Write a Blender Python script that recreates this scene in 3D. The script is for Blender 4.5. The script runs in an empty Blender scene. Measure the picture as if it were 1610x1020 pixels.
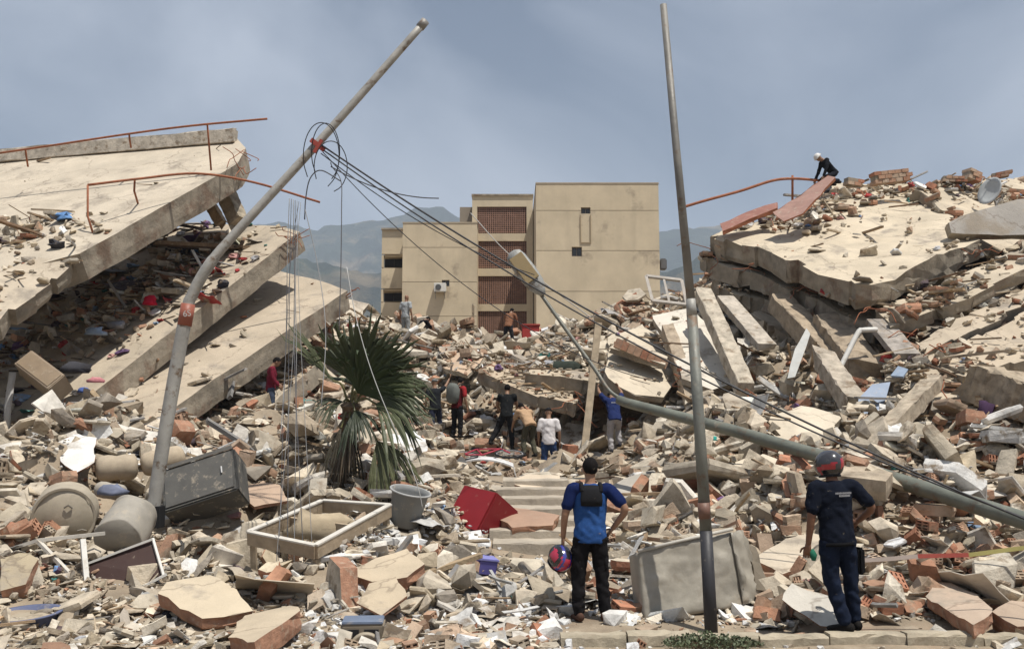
import bpy, bmesh, math, random
import numpy as np
from mathutils import Vector, Matrix, noise
from mathutils.geometry import delaunay_2d_cdt

R = math.radians
random.seed(7)
np.random.seed(7)
scene = bpy.context.scene

# ---------------------------------------------------------------- camera
F, CX, CY, HORIZON, CAMZ = 1565.0, 805.0, 510.0, 690.0, 1.95
TILT = math.atan((HORIZON - CY) / F)
cam_data = bpy.data.cameras.new('camera')
cam_data.sensor_width = 36.0
cam_data.lens = 36.0 * F / 1610.0
cam_data.clip_start = 0.1
cam_data.clip_end = 30000
cam = bpy.data.objects.new('camera', cam_data)
cam.location = (0, 0, CAMZ)
cam.rotation_euler = (R(90) + TILT, 0, 0)
scene.collection.objects.link(cam)
scene.camera = cam

# ---------------------------------------------------------------- sun and sky
SUN = Vector((0.27, -0.26, 0.93)).normalized()          # towards the sun
SUN_EL = math.asin(SUN.z)
sun_data = bpy.data.lights.new('sun', 'SUN')
sun_data.energy = 5.0
sun_data.angle = R(0.6)
sun_data.color = (1.0, 0.955, 0.88)
sun = bpy.data.objects.new('sun', sun_data)
sun.rotation_euler = SUN.to_track_quat('Z', 'Y').to_euler()
sun.location = (10, -10, 40)
scene.collection.objects.link(sun)

world = bpy.data.worlds.new('World')
scene.world = world
world.use_nodes = True
wn, wl = world.node_tree.nodes, world.node_tree.links
bg = wn['Background']
sky = wn.new('ShaderNodeTexSky')
sky.sky_type = 'NISHITA'
sky.sun_disc = False
sky.sun_elevation = SUN_EL
sky.sun_rotation = math.atan2(SUN.x, SUN.y)
sky.air_density = 1.0
sky.dust_density = 2.0
sky.ozone_density = 2.0
sky.altitude = 20
tc = wn.new('ShaderNodeTexCoord')
mp = wn.new('ShaderNodeMapping'); mp.inputs['Scale'].default_value = (1.0, 1.0, 1.35)
mp.inputs['Rotation'].default_value = (0.0, R(-24), 0.5)
mp.inputs['Location'].default_value = (1.3, 0.4, 0.0)
wl.new(tc.outputs['Generated'], mp.inputs['Vector'])
n1 = wn.new('ShaderNodeTexNoise'); n1.inputs['Scale'].default_value = 1.9
n1.inputs['Detail'].default_value = 6; n1.inputs['Roughness'].default_value = 0.52
n1.inputs['Distortion'].default_value = 0.5
wl.new(mp.outputs['Vector'], n1.inputs['Vector'])
cr = wn.new('ShaderNodeValToRGB')
cr.color_ramp.elements[0].position = 0.38; cr.color_ramp.elements[0].color = (0.0, 0.0, 0.0, 1)
cr.color_ramp.elements[1].position = 0.60; cr.color_ramp.elements[1].color = (1, 1, 1, 1)
wl.new(n1.outputs['Fac'], cr.inputs['Fac'])
mixc = wn.new('ShaderNodeMix'); mixc.data_type = 'RGBA'
wl.new(cr.outputs['Color'], mixc.inputs['Factor'])
wl.new(sky.outputs['Color'], mixc.inputs['A'])
mixc.inputs['B'].default_value = (6.9, 7.7, 9.2, 1)      # thin high cloud
wl.new(mixc.outputs['Result'], bg.inputs['Color'])
bg.inputs['Strength'].default_value = 0.0545

scene.view_settings.view_transform = 'Standard'
scene.view_settings.look = 'None'
scene.view_settings.exposure = 0.44
scene.view_settings.gamma = 1.0
scene.cycles.use_denoising = True
scene.cycles.max_bounces = 5
scene.cycles.diffuse_bounces = 3
scene.cycles.glossy_bounces = 2
scene.cycles.transmission_bounces = 4
scene.cycles.volume_bounces = 0
scene.cycles.caustics_reflective = False
scene.cycles.caustics_refractive = False

# ---------------------------------------------------------------- measuring helpers
CT, ST = math.cos(TILT), math.sin(TILT)
def ray(px, py):
    u, v = (px - CX) / F, (CY - py) / F
    return Vector((u, CT - v * ST, ST + v * CT))
def W(px, py, d):
    """point seen at photo pixel (px, py) that stands d metres ahead of the camera"""
    r = ray(px, py); t = d / r.y
    return Vector((r.x * t, d, CAMZ + r.z * t))
def proj(p):
    q = Vector(p) - Vector((0, 0, CAMZ))
    w = q.y * CT + q.z * ST
    v = -q.y * ST + q.z * CT
    return CX + F * q.x / w, CY - F * v / w
def hit_plane(px, py, p0, n):
    r = ray(px, py); o = Vector((0, 0, CAMZ))
    return o + r * ((p0 - o).dot(n) / r.dot(n))
def plane3(q):
    a, b, c = [W(*k) for k in q]
    n = (b - a).cross(c - a).normalized()
    return a, n

# ---------------------------------------------------------------- object helpers
COL = scene.collection
def tag(o, label=None, cat=None, group=None, kind=None):
    if label: o['label'] = label
    if cat: o['category'] = cat
    if group: o['group'] = group
    if kind: o['kind'] = kind
    elif cat: o['kind'] = 'thing'
    return o
def empty(name, loc, label, cat, group=None, rz=0.0):
    o = bpy.data.objects.new(name, None); COL.objects.link(o)
    o.empty_display_size = 0.2
    o.location = loc; o.rotation_euler = (0, 0, rz)
    return tag(o, label, cat, group)
def link_mesh(name, me, mat, parent=None, color=None):
    o = bpy.data.objects.new(name, me); COL.objects.link(o)
    if mat is not None and not me.materials: me.materials.append(mat)
    if color: o.color = (*color[:3], 1)
    if parent is not None: o.parent = parent
    return o

class MB:
    """collects faces of one mesh"""
    def __init__(s): s.v, s.f, s.m = [], [], []
    def add(s, vs, fs, mi=0):
        b = len(s.v); s.v += [tuple(v) for v in vs]
        s.f += [tuple(i + b for i in f) for f in fs]; s.m += [mi] * len(fs)
        return s
    def box(s, c, size, M=None, mi=0):
        hx, hy, hz = [k / 2 for k in size]; c = Vector(c)
        vs = [Vector((x, y, z)) for x in (-hx, hx) for y in (-hy, hy) for z in (-hz, hz)]
        vs = [(M @ v if M else v) + c for v in vs]
        return s.add(vs, [(0,1,3,2),(4,6,7,5),(0,4,5,1),(2,3,7,6),(0,2,6,4),(1,5,7,3)], mi)
    def bar(s, a, b, w, h, up=(0,0,1), mi=0):
        """rectangular bar from a to b"""
        a, b = Vector(a), Vector(b); t = (b - a).normalized(); up = Vector(up)
        if abs(t.dot(up)) > 0.98: up = Vector((0, 1, 0))
        sx = t.cross(up).normalized(); sz = sx.cross(t)
        vs = []
        for p in (a, b):
            for i, j in ((-1,-1),(1,-1),(1,1),(-1,1)):
                vs.append(p + sx * (i * w / 2) + sz * (j * h / 2))
        return s.add(vs, [(3,2,1,0),(4,5,6,7),(0,1,5,4),(1,2,6,5),(2,3,7,6),(3,0,4,7)], mi)
    def tube(s, pts, rad, n=8, caps=True, mi=0):
        pts = [Vector(p) for p in pts]
        if not hasattr(rad, '__len__'): rad = [rad] * len(pts)
        rings = []; prev = None
        for i, p in enumerate(pts):
            t = (pts[min(i+1, len(pts)-1)] - pts[max(i-1, 0)])
            t = t.normalized() if t.length > 1e-9 else Vector((0,0,1))
            if prev is None:
                u = t.cross(Vector((0,0,1)) if abs(t.z) < 0.9 else Vector((0,1,0))).normalized()
            else:
                u = (prev - t * prev.dot(t)).normalized()
            prev = u; w = t.cross(u)
            rings.append([p + (u * math.cos(2*math.pi*k/n) + w * math.sin(2*math.pi*k/n)) * rad[i] for k in range(n)])
        vs = [q for r in rings for q in r]; fs = []
        for i in range(len(rings)-1):
            for k in range(n):
                a, b = i*n+k, i*n+(k+1) % n
                fs.append((a, b, b+n, a+n))
        if caps:
            fs.append(tuple(range(n-1, -1, -1))); fs.append(tuple((len(rings)-1)*n + k for k in range(n)))
        return s.add(vs, fs, mi)
    def lathe(s, prof, n=16, M=None, mi=0):
        """prof: list of (r, z)"""
        vs = []; fs = []
        for r, z in prof:
            for k in range(n):
                v = Vector((r*math.cos(2*math.pi*k/n), r*math.sin(2*math.pi*k/n), z))
                vs.append(M @ v if M else v)
        for i in range(len(prof)-1):
            for k in range(n):
                a, b = i*n+k, i*n+(k+1) % n
                fs.append((a, b, b+n, a+n))
        if prof[0][0] > 1e-4: fs.append(tuple(range(n-1,-1,-1)))
        if prof[-1][0] > 1e-4: fs.append(tuple((len(prof)-1)*n+k for k in range(n)))
        return s.add(vs, fs, mi)
    def mesh(s, name, smooth=False):
        me = bpy.data.meshes.new(name)
        me.from_pydata(s.v, [], s.f); me.update()
        if any(s.m):
            me.polygons.foreach_set('material_index', s.m)
        if smooth:
            me.polygons.foreach_set('use_smooth', [True]*len(s.f))
        return me
    def build(s, name, mat, parent=None, color=None, smooth=False, bevel=0, mats=None):
        me = s.mesh(name, smooth)
        if mats:
            for m in mats: me.materials.append(m)
        if bevel:
            bm = bmesh.new(); bm.from_mesh(me)
            bmesh.ops.recalc_face_normals(bm, faces=bm.faces)
            bmesh.ops.bevel(bm, geom=bm.edges[:], offset=bevel, segments=2, affect='EDGES', clamp_overlap=True)
            bm.to_mesh(me); bm.free()
        else:
            bm = bmesh.new(); bm.from_mesh(me)
            bmesh.ops.recalc_face_normals(bm, faces=bm.faces); bm.to_mesh(me); bm.free()
        return link_mesh(name, me, mat, parent, color)

def smooth_path(pts, k=6):
    pts = [Vector(p) for p in pts]
    if len(pts) < 3: return pts
    out = []
    P = [pts[0]*2-pts[1]] + pts + [pts[-1]*2-pts[-2]]
    for i in range(1, len(P)-2):
        for j in range(k):
            t = j/k
            a, b, c, d = P[i-1], P[i], P[i+1], P[i+2]
            out.append(0.5*((2*b)+(c-a)*t+(2*a-5*b+4*c-d)*t*t+(3*b-a-3*c+d)*t**3))
    out.append(pts[-1]); return out

# ---------------------------------------------------------------- materials
ALBEDO = 0.78
DUST = (0.50, 0.425, 0.325)
def mat(name, rgb=None, src='rgb', rough=0.9, var=0.25, scale=3.0, dust=0.0, bump=0.3, bscale=18.0, metal=0.0,
        second=None, second_amt=0.0, second_scale=1.5, spec=0.2, coords='Object', clear=0.0, crack=0.0, streak=0.0):
    """one dusty, worn surface: colour from rgb, from the object or from the mesh, broken up by noise"""
    m = bpy.data.materials.new(name); m.use_nodes = True
    N, L = m.node_tree.nodes, m.node_tree.links
    b = N['Principled BSDF']
    b.inputs['Metallic'].default_value = metal
    b.inputs['Specular IOR Level'].default_value = spec
    if clear: b.inputs['Coat Weight'].default_value = clear
    t = N.new('ShaderNodeTexCoord')
    if src == 'obj':
        oi = N.new('ShaderNodeObjectInfo'); col = oi.outputs['Color']
        add = N.new('ShaderNodeVectorMath'); add.operation = 'ADD'
        sc_ = N.new('ShaderNodeVectorMath'); sc_.operation = 'SCALE'; sc_.inputs['Scale'].default_value = 37.0
        cmb = N.new('ShaderNodeCombineXYZ')
        for k in range(3): L.new(oi.outputs['Random'], cmb.inputs[k])
        L.new(cmb.outputs[0], sc_.inputs[0])
        L.new(t.outputs[coords], add.inputs[0]); L.new(sc_.outputs[0], add.inputs[1])
        vec = add.outputs[0]
    else:
        vec = t.outputs[coords]
        if src == 'attr':
            at = N.new('ShaderNodeAttribute'); at.attribute_name = 'Col'; col = at.outputs['Color']
        else:
            rg = N.new('ShaderNodeRGB'); rg.outputs[0].default_value = (*rgb, 1); col = rg.outputs[0]
    def nz(sc, det=5, ro=0.6):
        n = N.new('ShaderNodeTexNoise'); n.inputs['Scale'].default_value = sc
        n.inputs['Detail'].default_value = det; n.inputs['Roughness'].default_value = ro
        L.new(vec, n.inputs['Vector']); return n.outputs['Fac']
    def ramp(fac, lo, hi, a=0.0, c=1.0):
        r = N.new('ShaderNodeMapRange'); L.new(fac, r.inputs[0])
        r.inputs[1].default_value, r.inputs[2].default_value = lo, hi
        r.inputs[3].default_value, r.inputs[4].default_value = a, c
        return r.outputs[0]
    def mix(f, a, c):
        x = N.new('ShaderNodeMix'); x.data_type = 'RGBA'
        if isinstance(f, float): x.inputs['Factor'].default_value = f
        else: L.new(f, x.inputs['Factor'])
        L.new(a, x.inputs['A'])
        if isinstance(c, tuple): x.inputs['B'].default_value = (*c, 1)
        else: L.new(c, x.inputs['B'])
        return x.outputs['Result']
    if second and second_amt:
        col = mix(ramp(nz(second_scale, 6, 0.65), 0.62 - 0.22*second_amt, 0.70 - 0.12*second_amt), col, second)
    if var:
        v = ramp(nz(scale, 6, 0.62), 0.28, 0.72, 1 - var, 1 + var*0.8)
        sv = N.new('ShaderNodeVectorMath'); sv.operation = 'SCALE'
        L.new(col, sv.inputs[0]); L.new(v, sv.inputs['Scale']); col = sv.outputs[0]
    def vnoise(scale3, det=5):
        mp_ = N.new('ShaderNodeMapping'); mp_.inputs['Scale'].default_value = scale3; L.new(vec, mp_.inputs['Vector'])
        n = N.new('ShaderNodeTexNoise'); n.inputs['Scale'].default_value = 1.0; n.inputs['Detail'].default_value = det; n.inputs['Roughness'].default_value = .6
        L.new(mp_.outputs[0], n.inputs['Vector']); return n
    if streak:
        f = ramp(vnoise((1.3, 1.3, .10), 6).outputs['Fac'], .52, .80, 0, streak)
        col = mix(f, col, (0.30, 0.25, 0.19))
    if crack:
        dn = vnoise((1.2, 1.2, 1.2), 4); ad = N.new('ShaderNodeVectorMath'); ad.operation = 'ADD'
        sc2 = N.new('ShaderNodeVectorMath'); sc2.operation = 'SCALE'; sc2.inputs['Scale'].default_value = 1.1
        L.new(dn.outputs['Color'], sc2.inputs[0]); L.new(vec, ad.inputs[0]); L.new(sc2.outputs[0], ad.inputs[1])
        vo = N.new('ShaderNodeTexVoronoi'); vo.feature = 'DISTANCE_TO_EDGE'; vo.inputs['Scale'].default_value = .42; L.new(ad.outputs[0], vo.inputs['Vector'])
        f = ramp(vo.outputs['Distance'], .0, .012, crack, 0.0)
        col = mix(f, col, (0.16, 0.12, 0.09))
    if dust:
        col = mix(ramp(nz(scale*1.7, 6, 0.7), 0.66 - 0.36*dust, 0.80 - 0.2*dust, 0, 0.85), col, DUST)
    kv = N.new('ShaderNodeVectorMath'); kv.operation = 'SCALE'; kv.inputs['Scale'].default_value = ALBEDO
    L.new(col, kv.inputs[0]); L.new(kv.outputs[0], b.inputs['Base Color'])
    L.new(ramp(nz(scale*2, 3), 0.3, 0.7, max(0.05, rough-0.12), min(1, rough+0.1)), b.inputs['Roughness'])
    if bump:
        bp = N.new('ShaderNodeBump'); bp.inputs['Strength'].default_value = bump; bp.inputs['Distance'].default_value = 0.03
        L.new(nz(bscale, 8, 0.7), bp.inputs['Height']); L.new(bp.outputs[0], b.inputs['Normal'])
    return m

M = {}
M['rubble_obj'] = mat('dusty_rubble', src='obj', var=0.42, scale=4.5, dust=0.25, bump=0.8, bscale=16, second=(0.29, 0.225, 0.16), second_amt=0.34, second_scale=3.5)
M['rubble_attr'] = mat('rubble_mass', src='attr', var=0.42, scale=3.2, dust=0.22, bump=0.8, bscale=16, second=(0.29, 0.225, 0.16), second_amt=0.34, second_scale=2.6)
M['thing'] = mat('worn_paint', src='obj', rough=0.6, var=0.18, scale=4, dust=0.28, bump=0.12, bscale=30, spec=0.35)
M['plain'] = mat('plain_paint', src='obj', rough=0.55, var=0.10, scale=5, dust=0.08, bump=0.05, bscale=30, spec=0.35)
M['cloth'] = mat('cloth', src='obj', rough=0.95, var=0.14, scale=9, dust=0.05, bump=0.25, bscale=60, spec=0.1)
M['skin'] = mat('skin', src='obj', rough=0.55, var=0.10, scale=12, bump=0.08, bscale=60, spec=0.35)
M['slab'] = mat('dusty_slab', src='obj', var=0.18, scale=1.1, dust=0.2, bump=0.7, bscale=7, second=(0.36, 0.31, 0.25), second_amt=0.28, second_scale=0.9, crack=.5)
M['slab_edge'] = mat('raw_concrete_edge', (0.37, 0.32, 0.25), streak=.4, var=0.4, scale=2.4, dust=0.2, bump=0.8, bscale=8, second=(0.26, 0.19, 0.14), second_amt=0.45, second_scale=1.3)
M['metal'] = mat('dull_metal', src='obj', rough=0.55, var=0.3, scale=3, dust=0.16, bump=0.25, bscale=14, metal=0.15, spec=0.4, second=(0.19, 0.13, 0.085), second_amt=.25, second_scale=5)
M['rust'] = mat('rusty_pipe', (0.36, 0.14, 0.075), rough=0.8, var=0.35, scale=6, dust=0.15, bump=0.3, bscale=30)
M['wood'] = mat('dry_wood', src='obj', rough=0.8, var=0.3, scale=6, dust=0.3, bump=0.35, bscale=26)
M['clay'] = mat('clay_block', src='obj', rough=0.9, var=0.28, scale=7, dust=0.34, bump=0.45, bscale=26)
M['dark'] = mat('dark_rubber_and_shade', (0.02, 0.02, 0.022), rough=0.7, var=0.1, bump=0.0)  # black rubber, and the painted shade inside the open drum

# ---------------------------------------------------------------- terrain: a field of heights measured off the photograph
CTRL = [ # (px, py, distance)
 # flat forecourt
 (-400,1075,9),(0,1025,9.6),(400,1025,9.6),(800,1025,9.6),(1200,1025,9.6),(1610,1025,9.6),(2000,1060,9),
 (-200,985,10.7),(0,975,10.8),(300,972,11),(600,968,11.1),(900,975,11),(1200,975,11),(1500,970,11),(1800,970,11),
 # front heaps
 (-200,890,12.5),(0,890,12.4),(200,885,12.5),(400,885,12.6),(600,895,12.6),(760,905,13),(900,905,13),(1050,900,12.6),(1200,890,12.5),(1400,880,12.6),(1600,880,12.6),(1800,880,12.5),
 (-200,790,15),(0,800,15),(200,800,15),(400,800,15),(600,815,15),(750,850,15),(850,870,14.6),(960,850,15),(1050,815,15),(1200,790,15),(1400,785,15),(1600,800,14.5),(1800,790,15),
 # behind
 (-200,700,20),(0,705,20),(200,710,19),(400,715,19),(550,735,18),(700,760,19),(850,778,18),(980,760,18.5),(1100,735,18.5),(1250,715,18.5),(1400,710,18.5),(1600,762,17),(1800,760,17),
 (-200,650,25),(0,672,24),(200,672,24),(400,680,23.5),(550,690,23),(700,715,24),(850,752,24),(950,728,24.5),(1050,700,24),(1150,640,23),(1300,610,23),(1450,655,22),(1600,690,21),(1800,690,21),
 (700,692,28),(800,700,29),(880,700,29.5),(960,700,29),(620,650,28),(500,640,28),(1060,660,28),
 (620,575,34),(700,600,33),(760,570,37),(860,548,37),(960,520,36),(1050,500,34),(1120,480,33),
 (540,500,37),(600,510,41),(680,528,42),(800,545,42),(900,535,42),(1000,500,40),(1080,470,38),
 (-200,620,30),(0,640,29),(200,630,29),(400,600,29),(200,560,34),(400,540,34),(0,560,35),(-300,560,36),
 (1200,520,28),(1350,520,27.5),(1500,540,26),(1650,520,26),(1850,520,26),
 (1150,430,36),(1300,380,36),(1450,360,36),(1600,350,36),(1850,340,36),
]
_c = np.array([tuple(W(*k)) for k in CTRL])
_extra = [(-30,60,6),(0,60,6.2),(30,60,7),(-30,46,6),(0,48,6),(30,46,9),(-30,0,0),(0,0,0),(30,0,0),(-20,-15,0),(20,-15,0),(-25,9,0),(25,9,0)]
_c = np.vstack([_c, np.array(_extra, float)])
_n = len(_c)
_D = np.sqrt(((_c[:, None, :2] - _c[None, :, :2])**2).sum(-1))
_A = np.zeros((_n+1, _n+1)); _A[:_n, :_n] = _D - np.eye(_n)*0.25; _A[:_n, _n] = 1; _A[_n, :_n] = 1
_w = np.linalg.solve(_A, np.append(_c[:, 2], 0))
_rs = np.random.RandomState(3)
_waves = [(f*math.cos(a), f*math.sin(a), p, am) for f, am in ((1.1,.12),(1.9,.10),(3.1,.08),(4.7,.055),(7.3,.03)) for a, p in zip(_rs.uniform(0, 6.28, 4), _rs.uniform(0, 6.28, 4))]
def H(x, y, rough=True):
    x = np.atleast_1d(np.asarray(x, float)); y = np.atleast_1d(np.asarray(y, float))
    xc, yc = np.clip(x, -32, 32), np.clip(y, -15, 60)
    out = np.empty(x.shape)
    for i in range(0, len(x), 20000):
        d = np.sqrt((xc[i:i+20000, None]-_c[None, :, 0])**2 + (yc[i:i+20000, None]-_c[None, :, 1])**2)
        out[i:i+20000] = d @ _w[:_n] + _w[_n]
    amp = np.clip((y-11.2)/3.0, 0.10, 1.0)*np.where(y > 62, 0.2, 1)
    path = np.clip((np.abs(x - 0.55) - 1.0)/1.2, 0.12, 1.0)          # the trodden way up to the steps
    amp = amp*np.where(y < 21, path, 1)
    if rough:
        s = np.zeros(x.shape)
        for a, b, p, am in _waves: s += am*np.sin(a*x + b*y + p)
        out = out + s*amp
    return np.where(y < 9.5, np.minimum(out, 0.03), out)
def hz(x, y): return float(H(x, y)[0])
def on_ground(px, d, lift=0.0):
    """the ground point that lies d metres ahead in photo column px"""
    x = (px - CX)/F*d/CT
    for _ in range(4):
        z = hz(x, d); w = d*CT + (z-CAMZ)*ST; x = (px-CX)/F*w
    return Vector((x, d, hz(x, d) + lift))
def ground_at(px, py, lo=9.0, hi=60.0):
    """where the sight line through a photo pixel meets the ground"""
    ds = np.arange(lo, hi, 0.05); r = ray(px, py)
    xs = r.x/r.y*ds; zs = CAMZ + r.z/r.y*ds
    below = np.nonzero(H(xs, ds) > zs)[0]
    d = ds[below[0]] if len(below) else hi
    return Vector((r.x/r.y*d, d, hz(r.x/r.y*d, d)))

def axis(lo, hi, step, far):
    a = list(np.arange(lo, hi + 1e-6, step)); s = step
    while a[-1] < far: s *= 1.5; a.append(a[-1] + s)
    s = step; b = []
    q = lo
    while q > -far: s *= 1.5; q -= s; b.append(q)
    return np.array(b[::-1] + a)
xs, ys = axis(-24, 24, 0.22, 7000), axis(8.5, 46, 0.22, 7000)
X, Y = np.meshgrid(xs, ys)
Z = H(X.ravel(), Y.ravel())
nx, ny = len(xs), len(ys)
idx = np.arange(nx*ny).reshape(ny, nx)
quads = np.stack([idx[:-1, :-1], idx[:-1, 1:], idx[1:, 1:], idx[1:, :-1]], -1).reshape(-1, 4)
me = bpy.data.meshes.new('ground')
me.from_pydata(np.stack([X.ravel(), Y.ravel(), Z], -1).tolist(), [], quads.tolist())
me.polygons.foreach_set('use_smooth', [True]*len(quads))
M['ground'] = mat('dusty_ground', (0.36, 0.29, 0.21), var=0.35, scale=1.6, dust=0.3, bump=0.9, bscale=9, second=(0.33, 0.24, 0.17), second_amt=0.4, second_scale=0.7)
ground = link_mesh('ground', me, M['ground'])
tag(ground, 'dusty beige ground under the debris field', kind='structure')

# ---------------------------------------------------------------- hills and the air in front of them
def build_hills(name, prof, D, depth, seed, colr):
    px = [p for p, _ in prof]; zz = [W(p, q, D).z for p, q in prof]; xx = [W(p, q, D).x for p, q in prof]
    gx = np.linspace(-2600*D/3000, 2600*D/3000, 260); gy = np.linspace(-1, 1, 60)
    hz_ = np.interp(gx, xx, zz)
    vs = []
    for j, t in enumerate(gy):
        for i, x in enumerate(gx):
            p = Vector((x/420, t*depth/420, seed))
            n = noise.fractal(p*1.5, 0.9, 2.1, 6)
            ridge = 1 - abs(noise.fractal(p*2.2 + Vector((9, 3, 0)), 0.8, 2.0, 5))
            prof_t = max(0.0, 1 - abs(t))**0.85
            keep = abs(t)*1.0
            z = hz_[i]*prof_t*(1 - 0.32*keep*(1-ridge)*1.6) + n*60*keep*prof_t + 14*noise.fractal(p*9, 0.9, 2.1, 4)*prof_t
            vs.append((x, D + t*depth, z - 25*(1-prof_t)))
    fs = [(j*260+i, j*260+i+1, (j+1)*260+i+1, (j+1)*260+i) for j in range(59) for i in range(259)]
    mb = MB(); mb.add(vs, fs); o = mb.build(name, colr, smooth=True)
    return o
M['hill'] = mat('scrub_hillside', (0.045, 0.058, 0.042), var=0.6, scale=0.012, bump=0.9, bscale=0.05, second=(0.16, 0.13, 0.085), second_amt=0.4, second_scale=0.006)
M['hill'].node_tree.nodes['Bump'].inputs['Distance'].default_value = 12.0
hill_prof = [(-2500,420),(-900,385),(-200,365),(200,357),(400,352),(440,346),(480,357),(520,352),(570,347),(620,337),(665,321),(700,327),(740,343),(800,356),(900,366),(1000,368),(1040,364),(1085,353),(1120,352),(1160,360),(1300,372),(1700,380),(2400,360),(4200,420)]
tag(build_hills('hills', hill_prof, 3000, 1300, 4.2, M['hill']), 'hazy blue green mountain ridge behind the apartment block', kind='structure')
tag(build_hills('hills', [(-2500,520),(300,440),(420,412),(480,400),(540,418),(600,430),(700,440),(800,440),(1000,440),(1060,420),(1110,402),(1180,410),(1400,450),(4200,520)], 1500, 520, 9.7, M['hill']), 'lower wooded foothills in front of the ridge', kind='structure')

hb = MB(); hb.box((0, 1500, 480), (9400, 6600, 980))
hm = bpy.data.materials.new('haze_air'); hm.use_nodes = True
hN, hL = hm.node_tree.nodes, hm.node_tree.links
hN.remove(hN['Principled BSDF'])
pv = hN.new('ShaderNodeVolumePrincipled')
pv.inputs['Color'].default_value = (0.72, 0.84, 1.0, 1)
pv.inputs['Density'].default_value = 0.00026
hL.new(pv.outputs[0], hN['Material Output'].inputs['Volume'])
haze = hb.build('haze', hm)
tag(haze, 'thin blue haze in the air', kind='stuff')

# ---------------------------------------------------------------- apartment block on the rise behind
def building():
    b = empty('apartment_block', W(820, 600, 72), 'tan four storey apartment block standing intact beyond the rubble', 'building')
    b.location.z = 0; base = b.location.copy(); mi = Matrix.Translation(-base)
    tan = (0.70, 0.59, 0.42)
    M['stucco'] = mat('tan_stucco', src='obj', rough=0.95, var=0.16, scale=0.5, bump=0.3, bscale=12, second=(0.46, 0.38, 0.28), second_amt=0.10, second_scale=0.4, streak=.22)
    M['screen'] = mat('terracotta_screen', (0.42, 0.25, 0.185), rough=0.9, var=0.25, scale=3, bump=0.2)
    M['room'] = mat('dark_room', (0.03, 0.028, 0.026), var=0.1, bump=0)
    M['glass'] = mat('dull_glass', (0.07, 0.075, 0.08), rough=0.25, var=0.2, scale=0.8, bump=0, spec=0.5)
    def part(name, mb, m, parent=b, color=None, bevel=0):
        mb.v = [tuple(Vector(v) - base) for v in mb.v]
        return mb.build(name, m, parent, color, bevel=bevel)
    def block(px0, px1, top, d, depth, lines, holes=(), name='wall'):
        """facade in storey bands with a shadow groove between; holes are openings (px0,py0,px1,py1)"""
        x0, x1 = W(px0, 400, d).x, W(px1, 400, d).x
        zt = W(CX, top, d).z; zs = [zt] + [W(CX, q, d).z for q in lines] + [3.0]
        T = 0.3
        hs = [(W(a, 400, d).x, W(c, 400, d).x, W(CX, e, d).z, W(CX, q, d).z) for a, q, c, e in holes]
        wall = MB()
        body = wall.box(((x0+x1)/2, d+depth/2+T, (zt+3)/2 - 0.02), (x1-x0-0.02, depth, zt-3-0.04))
        root = part(name, wall, M['stucco'], color=tan)
        for k in range(len(zs)-1):
            a, c = zs[k+1]+0.018, zs[k]-0.018
            cuts_x = sorted({x0, x1, *[v for h in hs if h[2] < c and h[3] > a for v in h[:2]]})
            mb = MB()
            for i in range(len(cuts_x)-1):
                u, v = cuts_x[i], cuts_x[i+1]
                segs = [(a, c)]
                for h in hs:
                    if h[0] < (u+v)/2 < h[1]:
                        ns = []
                        for s0, s1 in segs:
                            if h[3] <= s0 or h[2] >= s1: ns.append((s0, s1)); continue
                            if h[2] > s0: ns.append((s0, h[2]))
                            if h[3] < s1: ns.append((h[3], s1))
                        segs = ns
                for s0, s1 in segs:
                    mb.box(((u+v)/2, d+T/2, (s0+s1)/2), (v-u, T, s1-s0))
            for vtx in range(len(mb.v)): mb.v[vtx] = tuple(Vector(mb.v[vtx]) - base)
            me = mb.mesh('storey_panel')
            bm = bmesh.new(); bm.from_mesh(me)
            bmesh.ops.remove_doubles(bm, verts=bm.verts, dist=0.001)
            bmesh.ops.recalc_face_normals(bm, faces=bm.faces); bm.to_mesh(me); bm.free()
            link_mesh('storey_panel', me, M['stucco'], root, tan)
        cp = MB(); cp.box(((x0+x1)/2, d+depth/2+T/2, zt+0.04), (x1-x0+0.06, depth+T+0.06, 0.10))
        part('roof_edge', cp, M['stucco'], color=(.50,.42,.31))
        for h in hs:
            mb = MB(); mb.box(((h[0]+h[1])/2, d+T-0.02, (h[2]+h[3])/2), (h[1]-h[0]-0.01, 0.03, h[3]-h[2]-0.01))
            g = part('window', mb, M['glass'])
            fr = MB(); t_ = 0.05
            zc = (h[2]+h[3])/2; xc = (h[0]+h[1])/2
            fr.box((xc, d+T-0.08, h[2]+t_/2+.01), (h[1]-h[0]-.02, .06, t_)); fr.box((xc, d+T-0.08, h[3]-t_/2-.01), (h[1]-h[0]-.02, .06, t_))
            fr.box((h[0]+t_/2+.01, d+T-0.08, zc), (t_, .055, h[3]-h[2]-.02)); fr.box((h[1]-t_/2-.01, d+T-0.08, zc), (t_, .055, h[3]-h[2]-.02)); fr.box((xc, d+T-0.08, zc), (t_, .05, h[3]-h[2]-.02))
            part('frame', fr, M['plain'], g, (0.2, 0.17, 0.14))
        return x0, x1, zt
    # projecting block with two small windows and a boxed pipe chase
    block(843, 1037, 289, 69, 16, (331, 394, 458, 521), ((914,326,929,336), (899,388,915,403)))
    mb = MB(); x0, x1 = W(912, 336, 69).x, W(929, 336, 69).x; za, zb = W(CX, 381, 69).z, W(CX, 338, 69).z
    for (a, c) in ((x0, x0+.06), (x1-.06, x1)): mb.box(((a+c)/2, 68.98, (za+zb)/2), (c-a, .08, zb-za))
    mb.box(((x0+x1)/2, 68.98, za-.03), (x1-x0, .08, .06))
    part('pipe_chase', mb, M['stucco'], color=(0.42, 0.33, 0.22))
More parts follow.
